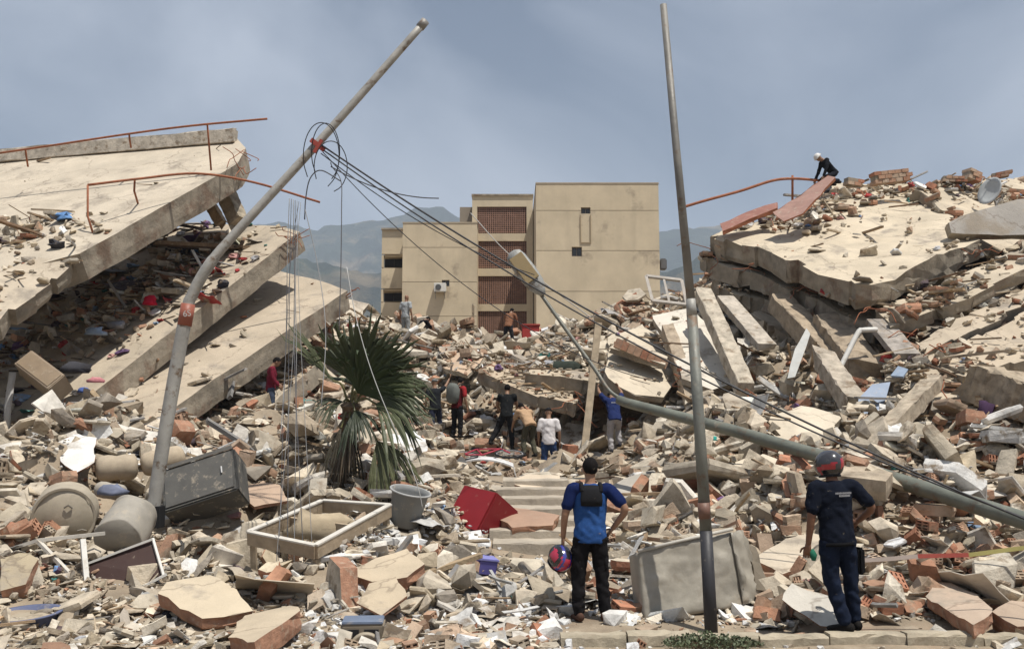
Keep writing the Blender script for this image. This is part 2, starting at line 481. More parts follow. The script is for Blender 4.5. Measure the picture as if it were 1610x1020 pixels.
    mb = MB(); px = W(1043, 412, 70).x; mb.box((px+.12, 71, W(CX, 412, 70).z), (.5, .6, .8)); part('wall_lamp', mb, M['plain'], color=(.15, .15, .15), bevel=.08)
    # lower block with the air conditioner
    block(633, 750, 351, 74, 12, (389, 443, 497), ((695,440,707,450),))
    a = W(692, 452, 73.6)
    ac = MB(); ac.box(a + Vector((0, .05, 0)), (.9, .55, .66)); aco = part('air_conditioner', ac, M['plain'], color=(.78, .76, .70), bevel=.03)
    fn = MB(); fn.lathe([(0.01, 0), (.2, 0), (.22, .03), (.2, .04), (.05, .04)], 18, Matrix.Translation(a + Vector((-.12, -.245, 0))) @ Matrix.Rotation(R(90), 4, 'X')); part('fan_grille', fn, M['plain'], aco, (.1, .1, .1))
    br = MB()
    for s in (-.35, .35): br.bar(a+Vector((s, .3, -.37)), a+Vector((s, -.22, -.37)), .05, .05); br.bar(a+Vector((s, .33, -.8)), a+Vector((s, -.2, -.39)), .04, .04)
    bo = part('bracket', br, M['metal'], color=(.3, .3, .3)); bo['kind'] = 'stuff'
    # balconies at the end
    xl, xr = W(600, 400, 77).x, W(634, 400, 77).x
    for i, (z0, z1) in enumerate(((361, 399), (421, 453), (475, 497), (519, 560))):
        mb = MB(); ta, tb = W(CX, z1, 77).z, W(CX, z0, 77).z
        mb.box(((xl+xr)/2, 77.2, (ta+tb)/2), (xr-xl, .25, tb-ta)); part('balcony_wall', mb, M['stucco'], color=tan)
    mb = MB(); mb.box(((xl+xr)/2+.02, 83, 10), (xr-xl-.1, 9.0, W(CX, 362, 77).z*2-20.2)); part('wall', mb, M['stucco'], color=(0.40, 0.31, 0.21))
    for q in (399, 453):
        mb = MB(); z = W(CX, q+2, 77).z; mb.box(((xl+xr)/2, 77.9, z), (xr-xl, 1.2, .12)); part('floor_edge', mb, M['stucco'], color=tan)
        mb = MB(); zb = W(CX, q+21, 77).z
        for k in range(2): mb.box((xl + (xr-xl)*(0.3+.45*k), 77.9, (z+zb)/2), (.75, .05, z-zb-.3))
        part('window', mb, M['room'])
        mb = MB(); mb.box((xl+.08, 77.3, (z+zb)/2), (.16, .5, z-zb)); part('balcony_pillar', mb, M['stucco'], color=tan)
    cp = MB(); cp.box(((xl+xr)/2, 82, W(CX, 360, 77).z), (xr-xl+.1, 10.2, .14)); part('roof_edge', cp, M['slab_edge'])
    # stair core with four terracotta screens
    d = 77.0; x0, x1 = W(742, 400, d).x, W(838, 400, d).x; zt = W(CX, 308, d).z
    sx0, sx1 = W(750, 400, d).x, W(828, 400, d).x
    bands = ((325, 367), (379, 422), (434, 478), (489, 532))
    mb = MB(); mb.box(((x0+sx0)/2, d+.2, (zt+3)/2), (sx0-x0, .4, zt-3)); part('wall', mb, M['stucco'], color=tan)
    mb = MB(); mb.box(((x1+sx1)/2, d+.2, (zt+3)/2), (x1-sx1, .4, zt-3)); part('wall', mb, M['stucco'], color=tan)
    edges = [308] + [q for bnd in bands for q in bnd] + [600]
    for k in range(0, len(edges), 2):
        za, zb = W(CX, edges[k+1], d).z, W(CX, edges[k], d).z
        mb = MB(); mb.box(((sx0+sx1)/2, d+.2, (za+zb)/2), (sx1-sx0, .4, zb-za)); part('spandrel', mb, M['stucco'], color=tan)
    mb = MB(); mb.box(((x0+x1)/2, d+7, (zt+3)/2-.1), (x1-x0-.1, 12.5, zt-3.2)); part('wall', mb, M['stucco'], color=(.12, .08, .06))  # interior coloured dark to stand in for shade behind the screens
    cp = MB(); cp.box(((x0+x1)/2, d+6.6, zt+.06), (x1-x0+.1, 13.4, .14)); part('roof_edge', cp, M['slab_edge'])
    for q0, q1 in bands:
        za, zb = W(CX, q1, d).z, W(CX, q0, d).z; mb = MB(); nc, nr = 26, 14
        for i in range(nc+1): mb.box((sx0+(sx1-sx0)*i/nc, d+.2, (za+zb)/2), (.05, .16, zb-za))
        for j in range(nr+1): mb.box(((sx0+sx1)/2, d+.2, za+(zb-za)*j/nr), (sx1-sx0, .15, .045))
        s = part('brick_screen', mb, M['screen']); s['kind'] = 'stuff'
    # small roof tank housing
    mb = MB(); p = W(733, 342, 80); mb.box(p, (1.0, 1, 1.5)); part('tank_housing', mb, M['stucco'], color=(.35, .3, .24))
building()

# ---------------------------------------------------------------- broken slabs
def slab_mesh(pts, plane, thick, seed=0, seg=0.4, jit=0.05, relief=0.03, under=None, away=False, grid=0.6, frac=0.0, intact=None):
    """a broken plate: outline (photo pixels on a measured plane) -> solid of real thickness with crumbled rim"""
    rnd = random.Random(seed)
    p0, n = plane3(plane)
    if (n.z < 0) != away and abs(n.z) > 1e-4: n = -n
    if away: n = n if n.y < 0 else -n
    P = [hit_plane(a, b, p0, n) for a, b in pts]
    u = (P[1]-P[0]).normalized(); v = n.cross(u)
    c = sum(P, Vector())/len(P)
    Q = [Vector(((p-c).dot(u), (p-c).dot(v))) for p in P]
    area = sum(Q[i].x*Q[(i+1) % len(Q)].y - Q[(i+1) % len(Q)].x*Q[i].y for i in range(len(Q)))
    if area < 0: Q.reverse()
    ring = []
    for i in range(len(Q)):
        a, b = Q[i], Q[(i+1) % len(Q)]; L_ = (b-a).length; k = max(1, int(L_/seg))
        nrm = Vector((b.y-a.y, a.x-b.x)).normalized()
        mid = (a+b)/2
        whole = intact is not None and intact(*proj(c+u*mid.x+v*mid.y))
        if frac and L_ > .5 and not whole:
            ts = [0.0]
            while ts[-1] < 1: ts.append(ts[-1]+rnd.choice((rnd.uniform(.15, .5), rnd.uniform(.5, 1.5)))/L_)
            ts = [t for t in ts if t < 1-.12/L_]+[1.0]
            for m_ in range(len(ts)-1):
                o0 = rnd.uniform(-frac, frac*.6)+rnd.uniform(-.05, .05); tilt_ = rnd.uniform(-.06, .06)
                ring.append(a.lerp(b, ts[m_]+(.012/L_ if m_ else 0))+nrm*(o0 if m_ else o0*.3)); ring.append(a.lerp(b, ts[m_+1]-.02/L_)+nrm*(o0+tilt_))
            continue
        for j in range(k):
            t = j/k; w = a.lerp(b, t)
            if j: w = w + nrm*(rnd.gauss(0, jit) + jit*1.5*noise.noise(Vector((w.x*.9, w.y*.9, seed)))) + (b-a).normalized()*rnd.uniform(-.3, .3)*L_/k
            ring.append(w)
    nr = len(ring)
    xsn, xsx = min(q.x for q in ring), max(q.x for q in ring); ysn, ysx = min(q.y for q in ring), max(q.y for q in ring)
    inner = []
    gx = xsn + grid/2
    while gx < xsx:
        gy = ysn + grid/2
        while gy < ysx:
            q = Vector((gx+rnd.uniform(-.3, .3)*grid, gy+rnd.uniform(-.3, .3)*grid))
            ins = False; j = nr-1; near = 9
            for i in range(nr):
                a, b = ring[i], ring[j]
                if (a.y > q.y) != (b.y > q.y) and q.x < (b.x-a.x)*(q.y-a.y)/(b.y-a.y+1e-12)+a.x: ins = not ins
                near = min(near, (a-q).length); j = i
            if ins and near > grid*.45: inner.append(q)
            gy += grid
        gx += grid
    co, _, tris, *_ = delaunay_2d_cdt([q.to_2d() for q in ring] + inner, [(i, (i+1) % nr) for i in range(nr)], [], 1, 1e-5)
    def T(q, h): return c + u*q.x + v*q.y + n*h
    top = [T(q, (relief*2.2*noise.noise(Vector((q.x*.7, q.y*.7, seed+.5))) + rnd.gauss(0, relief*.35)) - (0.0 if i >= nr else abs(rnd.gauss(0, min(.02, jit*.5))))) for i, q in enumerate(co)]
    vs = list(top); fs = [tuple(t) for t in tris]; mi = [0]*len(fs)
    base = len(vs)
    cen = Vector((0, 0))
    for fr_ in (0.33, 0.7, 1.0):
        for q in ring:
            d = (q-cen).normalized()
            vs.append(T(q + d*rnd.gauss(-.01 if fr_ < 1 else -.03, jit*.6+frac*.10), -thick*fr_ + rnd.gauss(0, thick*(.01+.12*min(jit, .08)/.08+(.05 if frac else 0)))))
    for i in range(nr):
        j = (i+1) % nr
        fs.append((i, base+i, base+j, j)); mi.append(1)
        for k in range(2):
            a = base+k*nr
            fs.append((a+i, a+nr+i, a+nr+j, a+j)); mi.append(1)
    b2 = base+2*nr
    _, _, t2, *_ = delaunay_2d_cdt([q.to_2d() for q in ring], [(i, (i+1) % nr) for i in range(nr)], [], 1, 1e-5)
    for t in t2:
        if max(t) < nr: fs.append(tuple(b2+i for i in reversed(t))); mi.append(1)
    return vs, fs, mi, c, (u, v, n), Q, T

SLABS = {}
def slab(key, name, pts, plane, thick, label, cat, color=(0.52, 0.435, 0.325), seed=None, m='slab', edge='slab_edge', parent=None, group=None, **kw):
    seed = seed if seed is not None else sum(ord(ch)*(i+3) for i, ch in enumerate(key)) % 1000
    vs, fs, mi, c, fr, Q, T = slab_mesh(pts, plane, thick, seed, **kw)
    me = bpy.data.meshes.new(name)
    off = c if parent is None else parent.matrix_world.translation if False else Vector(parent.location)
    me.from_pydata([tuple(v-off) for v in vs], [], fs)
    me.materials.append(M[m]); me.materials.append(M[edge])
    me.polygons.foreach_set('material_index', mi); me.update()
    o = link_mesh(name, me, None, parent, color)
    if parent is None: o.location = c; tag(o, label, cat, group)
    elif label: o['label'] = label
    SLABS[key] = (c, fr, Q, T, o)
    return o

# pancaked floors of the fallen block, tilted towards the street
CONC = (0.542,0.460,0.353)
slab('A', 'roof_slab', jit=.007, pts= [(-260,560),(0,432),(125,398),(300,300),(374,256),(386,232),(372,217),(325,213),(120,232),(0,254),(-260,280)],
     plane=[(0,432,22.5),(374,256,28),(0,250,32)], thick=0.72, label='long pale roof slab tilted towards the street, topmost of the pancaked floors', cat='slab', color=(0.581,0.504,0.397), relief=.012, grid=.7)
slab('A2', 'roof_slab', [(-260,600),(0,505),(118,412),(112,402),(60,408),(0,425),(-200,470)],
     [(0,505,21.0),(118,412,23.0),(0,425,22.4)], 0.40, 'broken strip of roof slab hanging below the topmost tilted slab', 'slab', (0.552,0.470,0.363), jit=.01, relief=.015, frac=.05)
slab('B', 'floor_slab', [(118,640),(250,535),(360,450),(471,364),(440,356),(300,350),(180,400),(0,440),(-250,520),(-250,800),(40,690)],
     [(120,640,23),(471,364,29.5),(300,352,33)], 0.62, 'tilted concrete floor slab under the roof slab, littered with clothes', 'slab', CONC, relief=.012, jit=.007)
slab('C', 'floor_slab', [(180,712),(300,622),(420,540),(546,456),(500,440),(438,426),(330,470),(180,560),(0,700),(80,760)],
     [(200,690,22),(546,456,29.5),(438,428,32)], 0.62, 'bare tilted floor slab, lowest of the long pancaked floors', 'slab', (0.532,0.446,0.339), jit=.007, relief=.01)
slab('D', 'floor_slab', [(402,668),(440,622),(508,562),(490,545),(450,560),(380,600),(330,650),(360,690)],
     [(402,668,25),(508,562,29),(450,560,30.5)], 0.55, 'short slab end sticking out of the rubble behind the man in the maroon jacket', 'slab', CONC, jit=.01, relief=.01)
slab('E', 'floor_slab', [(545,470),(580,478),(562,500),(600,520),(560,545),(510,520),(505,490)],
     [(545,470,33),(600,520,32),(505,500,31)], 0.3, 'pale broken slab corner above the fan palm', 'slab', (0.601,0.522,0.416))
# beam under the roof slab, parapet on its far edge, leaning columns between floors
def beam(name, a, b, w, h, label, cat, color=CONC, seed=1, jit=.03, parent=None, nseg=14, group=None, m='rubble_obj'):
    """worn concrete beam from a to b, cracked and uneven"""
    rnd = random.Random(seed); a, b = Vector(a), Vector(b)
    t = (b-a).normalized(); up = Vector((0, 0, 1)) if abs(t.z) < .9 else Vector((0, 1, 0))
    sx = t.cross(up).normalized(); sz = sx.cross(t)
    vs, fs = [], []
    prof = ((-.5, -.46), (-.46, -.5), (.46, -.5), (.5, -.46), (.5, .46), (.46, .5), (-.46, .5), (-.5, .46)); n = len(prof)
    for k in range(nseg+1):
        p = a.lerp(b, k/nseg); e = .5*jit if 0 < k < nseg else jit*2
        for i, j in prof:
            vs.append(p + sx*(i*w+rnd.gauss(0, jit*.28)) + sz*(j*h+rnd.gauss(0, jit*.28)) + t*rnd.gauss(0, e))
    for k in range(nseg):
        for i in range(n):
            q = k*n+i; r = k*n+(i+1) % n; fs.append((q, r, r+n, q+n))
    fs.append(tuple(range(n-1, -1, -1))); fs.append(tuple(nseg*n+i for i in range(n)))
    c = (a+b)/2 if parent is None else Vector(parent.location)
    mb = MB(); mb.add([v-c for v in vs], fs); o = mb.build(name, M[m], parent, color)
    if parent is None: o.location = c; tag(o, label, cat, group)
    return o
def plane_pt(key, px, py):
    c, fr, Q, T, o = SLABS[key]; return hit_plane(px, py, c, fr[2])
def onslab(key, px, py, h=0.0):
    return plane_pt(key, px, py) + SLABS[key][1][2]*h
nA = SLABS['A'][1][2]
beam('parapet', onslab('A', -255, 275, .14), onslab('A', 372, 222, .16), .3, .42, None, None, (0.581,0.522,0.436), 4, parent=SLABS['A'][4], nseg=30)
beam('concrete_column', W(345,282,29.4), W(376,350,29.0), .45, .45, 'leaning grey column stub between the topmost slab and the next floor', 'column', (0.407,0.349,0.262), 5)
beam('concrete_column', W(318,300,29.8), W(348,352,29.6), .25, .3, 'thin tan column stub behind the leaning grey column', 'column', (0.484,0.367,0.242), 6)
# crushed block on the other side of the way
TANC = (0.532,0.450,0.334)
slab('R1', 'roof_slab', [(1115,374),(1135,361),(1225,338),(1262,312),(1300,288),(1370,290),(1440,292),(1500,340),(1540,376),(1450,418),(1371,446),(1345,447),(1262,418),(1190,389)],
     [(1371,446,24),(1115,374,30),(1540,376,27)], 0.60, 'huge buckled roof slab crowning the crushed block', 'slab', (0.619,0.528,0.397), relief=.07, jit=.015, grid=.5, frac=.13, intact=lambda x, y: x > 1385 and y > 370)
slab('R1b', 'roof_slab', [(1440,296),(1500,285),(1620,280),(1800,290),(1800,470),(1640,420),(1560,388),(1500,345)],
     [(1500,300,33),(1560,392,28),(1640,380,30)], 0.4, 'dusty roof slab beside the satellite dish', 'slab', (0.581,0.494,0.373), relief=.07, frac=.1)
slab('R2', 'floor_slab', [(1104,404),(1118,388),(1250,410),(1360,480),(1392,488),(1380,512),(1340,500),(1285,470),(1180,428)],
     [(1104,406,30.0),(1340,500,24.8),(1300,430,30)], 0.5, 'crumbled floor slab squeezed directly under the huge roof slab', 'slab', TANC, jit=.04, frac=.22)
slab('R3', 'floor_slab', [(1120,438),(1230,448),(1330,500),(1376,520),(1362,552),(1290,512),(1200,470),(1125,452)],
     [(1120,440,30.3),(1350,540,25.0),(1330,490,28.6)], 0.5, 'second crumbled floor slab under the huge roof slab', 'slab', (0.484,0.407,0.300), jit=.04, frac=.25)
slab('R3b', 'floor_slab', [(1180,490),(1215,478),(1290,525),(1345,570),(1340,605),(1280,570),(1225,520)],
     [(1180,490,28.6),(1340,600,23.6),(1290,525,27)], 0.5, 'long sliding floor edge low under the crushed floors', 'slab', (0.504,0.421,0.319), jit=.04, frac=.16)
slab('R4', 'floor_slab', [(1375,488),(1450,458),(1540,418),(1640,378),(1800,350),(1800,440),(1640,412),(1560,448),(1480,484),(1400,512)],
     [(1375,490,24.3),(1640,380,26.4),(1640,412,25.2)], 0.32, 'long sloping floor slab strewn with bricks beside the roof slab corner', 'slab', (0.581,0.494,0.373), relief=.04, jit=.02, frac=.14, intact=lambda x, y: y < 440)
slab('R4b', 'floor_slab', [(1440,535),(1500,500),(1570,470),(1640,432),(1800,400),(1800,500),(1640,470),(1570,500),(1500,535),(1460,552)],
     [(1440,535,23.2),(1640,435,25.4),(1640,470,24.2)], 0.36, 'second sloping floor slab below the brick strewn one', 'slab', (0.552,0.464,0.353), relief=.05, jit=.02, frac=.16)
slab('R5', 'floor_slab', [(1478,562),(1510,545),(1570,515),(1640,482),(1800,470),(1800,590),(1640,560),(1570,575),(1520,590)],
     [(1480,560,22.2),(1640,485,24.0),(1640,560,21.6)], 1.0, 'thick weathered slab jutting out low in the crushed block', 'slab', (0.581,0.484,0.363), relief=.06, jit=.05, frac=.25)
slab('R6', 'floor_slab', [(1470,752),(1520,742),(1620,745),(1800,760),(1800,830),(1640,806),(1560,785)],
     [(1470,755,16.5),(1640,745,17.5),(1640,806,15.5)], 0.35, 'flat pale slab behind the lower end of the fallen pole', 'slab', (0.581,0.504,0.397), relief=.05, jit=.07)
slab('R7', 'wall_slab', [(1492,350),(1510,340),(1600,313),(1665,312),(1665,364),(1600,369),(1496,366)],
     [(1495,355,27.0),(1620,318,27.4),(1620,370,27.0)], 0.3, 'smooth grey wall panel lying on its side near the satellite dish', 'slab', (0.407,0.377,0.339), away=True, relief=.01, jit=.03)
beam('concrete_beam', W(1105,462,27.5), W(1172,612,23.8), .42, .38, 'pale rough beam sliding down beside the upright grey pole', 'beam', (0.542,0.474,0.377), 11)
beam('concrete_beam', W(1140,470,27.6), W(1205,545,25.0), .5, .2, 'smooth pale plank-like beam beside the rough sliding beam', 'beam', (0.522,0.464,0.387), 12, jit=.015)
beam('concrete_beam', W(1225,475,27.2), W(1330,585,23.8), .6, .5, 'dusty tan beam sloping out from under the crushed floors', 'beam', (0.436,0.349,0.252), 13, jit=.05)
beam('concrete_beam', W(1300,505,25.6), W(1362,585,23.2), .8, .5, 'thick brown beam below the roof slab corner', 'beam', (0.407,0.329,0.242), 14, jit=.06)
beam('concrete_beam', W(1292,560,23.2), W(1345,640,21.4), .45, .4, 'split concrete beam end over the brick heap', 'beam', (0.504,0.436,0.349), 15, jit=.05)
beam('concrete_beam', W(1380,505,24.0), W(1425,560,22.6), .6, .16, 'smooth grey panel edge jammed under the sloping floor', 'beam', (0.387,0.349,0.310), 16, jit=.01)
beam('concrete_beam', W(1368,705,18.6), W(1470,600,20.8), .34, .3, 'long rough beam leaning up the rubble behind the fallen pole', 'beam', (0.484,0.407,0.310), 17, jit=.05)
beam('concrete_beam', W(1530,600,21.0), W(1650,640,19.6), .9, .8, 'weathered block of concrete under the thick jutting slab', 'beam', (0.446,0.367,0.271), 18, jit=.1)
beam('concrete_beam', W(1050,520,27.5), W(1098,660,24.4), .34, .34, 'rough leaning beam behind the upright grey pole', 'beam', (0.464,0.377,0.281), 19, jit=.05)
# slabs of the mound in the middle, dark hollow underneath
slab('M1', 'floor_slab', [(752,582),(775,572),(850,590),(900,612),(905,636),(850,622),(790,602)],
     [(752,584,28.6),(905,634,26.6),(775,572,30)], 0.34, 'rust streaked slab edge over the dark hollow, near the crouching helpers', 'slab', (0.513,0.416,0.300), jit=.02, frac=.06)
slab('M2', 'floor_slab', [(826,588),(850,560),(940,562),(1010,575),(1065,590),(1072,640),(1000,618),(950,600),(890,592)],
     [(826,588,27.6),(1072,640,25.6),(940,562,30.5)], 0.42, 'long rust streaked slab roofing the dark hollow behind the wooden prop', 'slab', (0.532,0.446,0.329), jit=.02, frac=.06, relief=.015)
slab('M3', 'plaster_sheet', [(956,530),(1010,508),(1054,556),(1062,600),(1044,622),(1000,618),(956,594)],
     [(962,590,25.8),(1040,618,25.4),(1010,512,29.5)], 0.22, 'bright cream wall panel lying on the mound behind the wooden prop', 'wall panel', (0.639,0.552,0.426), relief=.01, jit=.04)
slab('M4', 'plaster_sheet', [(1026,494),(1085,484),(1122,516),(1156,600),(1120,612),(1072,594)],
     [(1075,592,25.2),(1152,600,24.8),(1050,490,29)], 0.2, 'white painted wall panel lying on the slope behind the upright pole', 'wall panel', (0.716,0.658,0.561), relief=.01, jit=.03)
slab('M5', 'plaster_sheet', [(958,545),(985,532),(1050,560),(1046,572),(1000,560)],
     [(958,545,26.6),(1050,572,25.9),(985,532,27.4)], 0.16, 'panel lip of cream plaster over a row of broken bricks', 'wall panel', (0.619,0.532,0.416), relief=.01, jit=.03)
slab('M6', 'plaster_sheet', [(880,540),(910,530),(950,560),(915,568)],
     [(880,542,31.5),(950,562,30.5),(910,530,33)], 0.18, 'small pale slab tilted on the mound before the red bin', 'wall panel', (0.601,0.522,0.416))
slab('M7', 'plaster_sheet', [(690,545),(735,540),(760,560),(735,590),(700,580)],
     [(700,580,32),(750,580,31.5),(715,541,34.5)], 0.14, 'pinkish tan board lying on the mound above the backpack man', 'wall panel', (0.601,0.446,0.319))

# more broken floors low in the crushed block
slab('R8', 'floor_slab', [(1392,566),(1440,548),(1492,566),(1500,606),(1440,622),(1405,606)], [(1392,570,22.6),(1492,566,22.6),(1440,622,21.2)], .45, 'stout slab piece wedged under the sloping floors', 'slab', (0.58,0.49,0.37), jit=.04, frac=.14, relief=.04)
slab('R9', 'floor_slab', [(1495,640),(1540,612),(1660,600),(1700,660),(1620,690),(1540,680)], [(1495,645,20.6),(1640,604,21.2),(1620,690,19.4)], .55, 'broad broken slab under the thick jutting one', 'slab', (0.55,0.46,0.345), jit=.04, frac=.18, relief=.05)
slab('R10', 'floor_slab', [(1405,700),(1450,682),(1500,700),(1490,730),(1430,735)], [(1405,705,18.8),(1500,700,18.8),(1440,735,17.9)], .3, 'tilted tan slab lying just above the fallen pole', 'slab', (0.60,0.51,0.39), jit=.03, frac=.08)
slab('R11', 'floor_slab', [(1200,655),(1260,636),(1320,655),(1290,690),(1225,690)], [(1200,660,19.8),(1320,655,19.8),(1250,692,18.9)], .22, 'cream slab piece on the slope below the sliding beams', 'slab', (0.68,0.59,0.46), jit=.03, frac=.06)
slab('R12', 'floor_slab', [(1150,735),(1200,715),(1255,735),(1240,765),(1175,770)], [(1150,740,17.0),(1255,735,17.0),(1190,770,16.2)], .2, 'pale slab piece half way down the slope beside the pole', 'slab', (0.66,0.57,0.44), jit=.02, frac=.05)
slab('R13', 'floor_slab', [(1440,602),(1530,572),(1640,560),(1800,556),(1800,640),(1640,612),(1540,622),(1470,632)], [(1440,604,21.6),(1640,562,22.4),(1640,612,20.8)], .42, 'low floor slab jutting out in front of the thick weathered one', 'slab', (0.60,0.51,0.385), jit=.02, frac=.16, relief=.05)

M['clay_core'] = mat('dusty_clay_core', (.42, .23, .15), rough=.95, var=.35, scale=6, dust=.35, bump=.6, bscale=24)
MASON, MASON_LIFT = [], 4
# plastered masonry pieces in front
def masonry(key, pts, plane, th, label, col=(.58,.48,.35), courses=2):
    plane = [(a, b-MASON_LIFT, c) for a, b, c in plane]; pts = [(a, b-MASON_LIFT) for a, b in pts]
    best = None
    for kk in np.arange(.80, 1.26, .01):
        pl = [(a, b, c*kk) for a, b, c in plane]; p0_, n_ = plane3(pl); cc = sum((hit_plane(a, b, p0_, n_) for a, b in pts), Vector())/len(pts); e_ = abs(cc.z-hz(cc.x, cc.y)-.24)+.15*abs(kk-1)
        if best is None or e_ < best[0]: best = (e_, pl)
    plane = best[1]
    o = slab(key, 'masonry_fragment', pts, plane, th, label, 'wall fragment', col, m='slab', edge='clay_core', relief=.008, jit=.015, seg=.16, grid=.25)
    Q = SLABS[key][2]; MASON.append((SLABS[key][0].x, SLABS[key][0].y, .55*min(max(q.x for q in Q)-min(q.x for q in Q), 1.1)))
    return o
masonry('f1', [(358,1003),(385,972),(455,955),(472,962),(440,985),(400,1012)], [(358,1003,10.5),(472,962,11.3),(440,985,10.6)], .2, 'plaster faced brick slab nearest to the street edge')
masonry('f2', [(248,935),(262,918),(330,907),(372,930),(398,962),(352,972),(318,975)], [(248,935,11.6),(330,907,12.1),(352,972,11.2)], .16, 'cracked cream plaster slab before the overturned table', (.62,.52,.38))
masonry('f3', [(538,905),(590,880),(640,865),(668,890),(640,912),(585,918)], [(538,905,12.2),(640,865,12.9),(640,912,12.0)], .16, 'tan plaster slab with brick underside near the tub', (.57,.47,.34))
masonry('f4', [(560,950),(580,920),(622,908),(640,940),(600,972)], [(560,950,11.3),(640,940,11.3),(612,908,11.8)], .05, 'thin tan board tilted up beside the plaster slab', (.56,.46,.33))
masonry('f5', [(1180,880),(1235,850),(1330,808),(1345,840),(1290,872),(1230,905)], [(1180,880,12.6),(1330,808,14.2),(1290,872,12.7)], .28, 'long plastered brick slab propped behind the helmeted man', (.62,.53,.41))
masonry('f6', [(1455,940),(1472,912),(1535,935),(1560,965),(1530,985)], [(1455,940,10.9),(1535,935,10.9),(1500,920,11.4)], .14, 'red brick slab tilted on edge near the barrier tape', (.54,.42,.32))
masonry('f7', [(1560,962),(1590,945),(1640,950),(1650,985),(1600,985)], [(1560,962,10.8),(1640,950,11.0),(1600,985,10.5)], .2, 'terracotta wall corner low at the end of the kerb', (.52,.40,.30))
masonry('f8', [(1230,945),(1245,920),(1340,950),(1335,990),(1290,985)], [(1230,945,10.7),(1340,955,10.5),(1245,920,10.95)], .05, 'pale sheet of board lying beside the feet of the helmeted man', (.60,.56,.49))
masonry('f9', [(950,775),(990,752),(1030,742),(1028,765),(990,790),(955,800)], [(950,780,17.6),(1030,742,18.6),(990,790,17.2)], .25, 'smooth grey slab corner behind the man in blue', (.46,.42,.36))
masonry('f10', [(800,760),(830,748),(880,752),(885,770),(840,778)], [(800,762,19.0),(880,752,19.6),(840,778,18.6)], .14, 'cream topped brick piece at the head of the steps', (.66,.55,.42))
masonry('f11', [(780,815),(800,800),(880,812),(870,828),(805,832)], [(780,815,16.6),(880,812,16.6),(805,830,16.0)], .16, 'red brick piece fallen across the steps', (.47,.31,.22))
masonry('f12', [(636,735),(662,714),(722,710),(738,738),(706,752),(690,768),(660,776)], [(660,776,17.0),(738,738,18.0),(662,714,18.8)], .1, 'cream wall sheet lying beside the palm trunk', (.64,.54,.41))
masonry('f13', [(590,695),(645,674),(668,690),(672,712),(640,722),(604,724)], [(590,697,19.3),(672,712,19.2),(645,674,20.5)], .06, 'bright white sheet lying behind the palm trunk', (.80,.79,.77))
masonry('f14', [(370,740),(410,722),(470,700),(505,700),(490,722),(430,742)], [(370,740,17.4),(505,705,18.4),(430,742,17.0)], .06, 'long curved white board lying before the palm', (.74,.70,.63))
masonry('f15', [(365,748),(440,765),(455,790),(400,800),(372,778)], [(365,748,15.6),(455,790,14.6),(372,778,14.8)], .06, 'pinkish plywood board beside the dark wardrobe', (.52,.38,.28))
masonry('f16', [(90,700),(120,685),(152,692),(148,730),(120,745),(95,728)], [(90,705,17.5),(150,700,17.5),(120,745,16.6)], .05, 'crumpled white sheet behind the rolled mattresses', (.80,.78,.74))
masonry('f17', [(-10,700),(25,695),(36,712),(20,735),(-10,732)], [(-10,700,17.6),(36,712,17.4),(-10,732,17.0)], .14, 'pale block of plaster at the frame edge under the drain pipe', (.66,.60,.50))
masonry('f18', [(0,880),(30,870),(60,880),(40,920),(0,930)], [(0,880,12.4),(60,880,12.4),(20,925,11.8)], .2, 'stack of tan boards beside the overturned table', (.46,.38,.26))


# ---------------------------------------------------------------- pieces the rubble is made of (unit size)
def hull_proto(seed, dims=(1, .75, .5), n=13, flat=0.0):
    r = random.Random(seed); bm = bmesh.new()
    for _ in range(n):
        p = [r.uniform(-1, 1) for _ in range(3)]
        k = r.randrange(3); p[k] = math.copysign(1, p[k])*r.uniform(.8, 1)
        bm.verts.new((p[0]*dims[0]/2, p[1]*dims[1]/2, p[2]*dims[2]/2))
    res = bmesh.ops.convex_hull(bm, input=bm.verts)
    bmesh.ops.delete(bm, geom=[v for v in bm.verts if not v.link_faces], context='VERTS')
    bmesh.ops.triangulate(bm, faces=bm.faces)
    bmesh.ops.recalc_face_normals(bm, faces=bm.faces)
    V = np.array([v.co[:] for v in bm.verts]); bm.verts.index_update()
    T = np.array([[v.index for v in f.verts] for f in bm.faces]); bm.free()
    return V, T, np.zeros(len(T), int)
def plate_proto(seed, th=.14, n=6, two=False):
    r = random.Random(seed); a0 = r.uniform(0, 6); asp = r.uniform(.5, .9)
    ring = [(math.cos(a0+2*math.pi*(k+r.uniform(-.28, .28))/n)*r.uniform(.40, .56), math.sin(a0+2*math.pi*(k+r.uniform(-.28, .28))/n)*r.uniform(.40, .56)*asp) for k in range(n)]
    rings = []; vs = []
    for z, s in ((th/2, 1.0), (0, 1.03), (-th/2, .95)):
        for x, y in ring: vs.append((x*s+r.uniform(-.015, .015), y*s+r.uniform(-.015, .015), z+r.uniform(-.012, .012)))
    T = []; c = []
    for k in range(1, n-1): T.append((0, k, k+1)); c.append(0)
    for k in range(1, n-1): T.append((2*n, 2*n+k+1, 2*n+k)); c.append(1 if two else 0)
    for l in range(2):
        for k in range(n):
            a, b = l*n+k, l*n+(k+1) % n
            T += [(a, a+n, b), (b, a+n, b+n)]; c += [1 if two else 0]*2
    return np.array(vs), np.array(T), np.array(c)
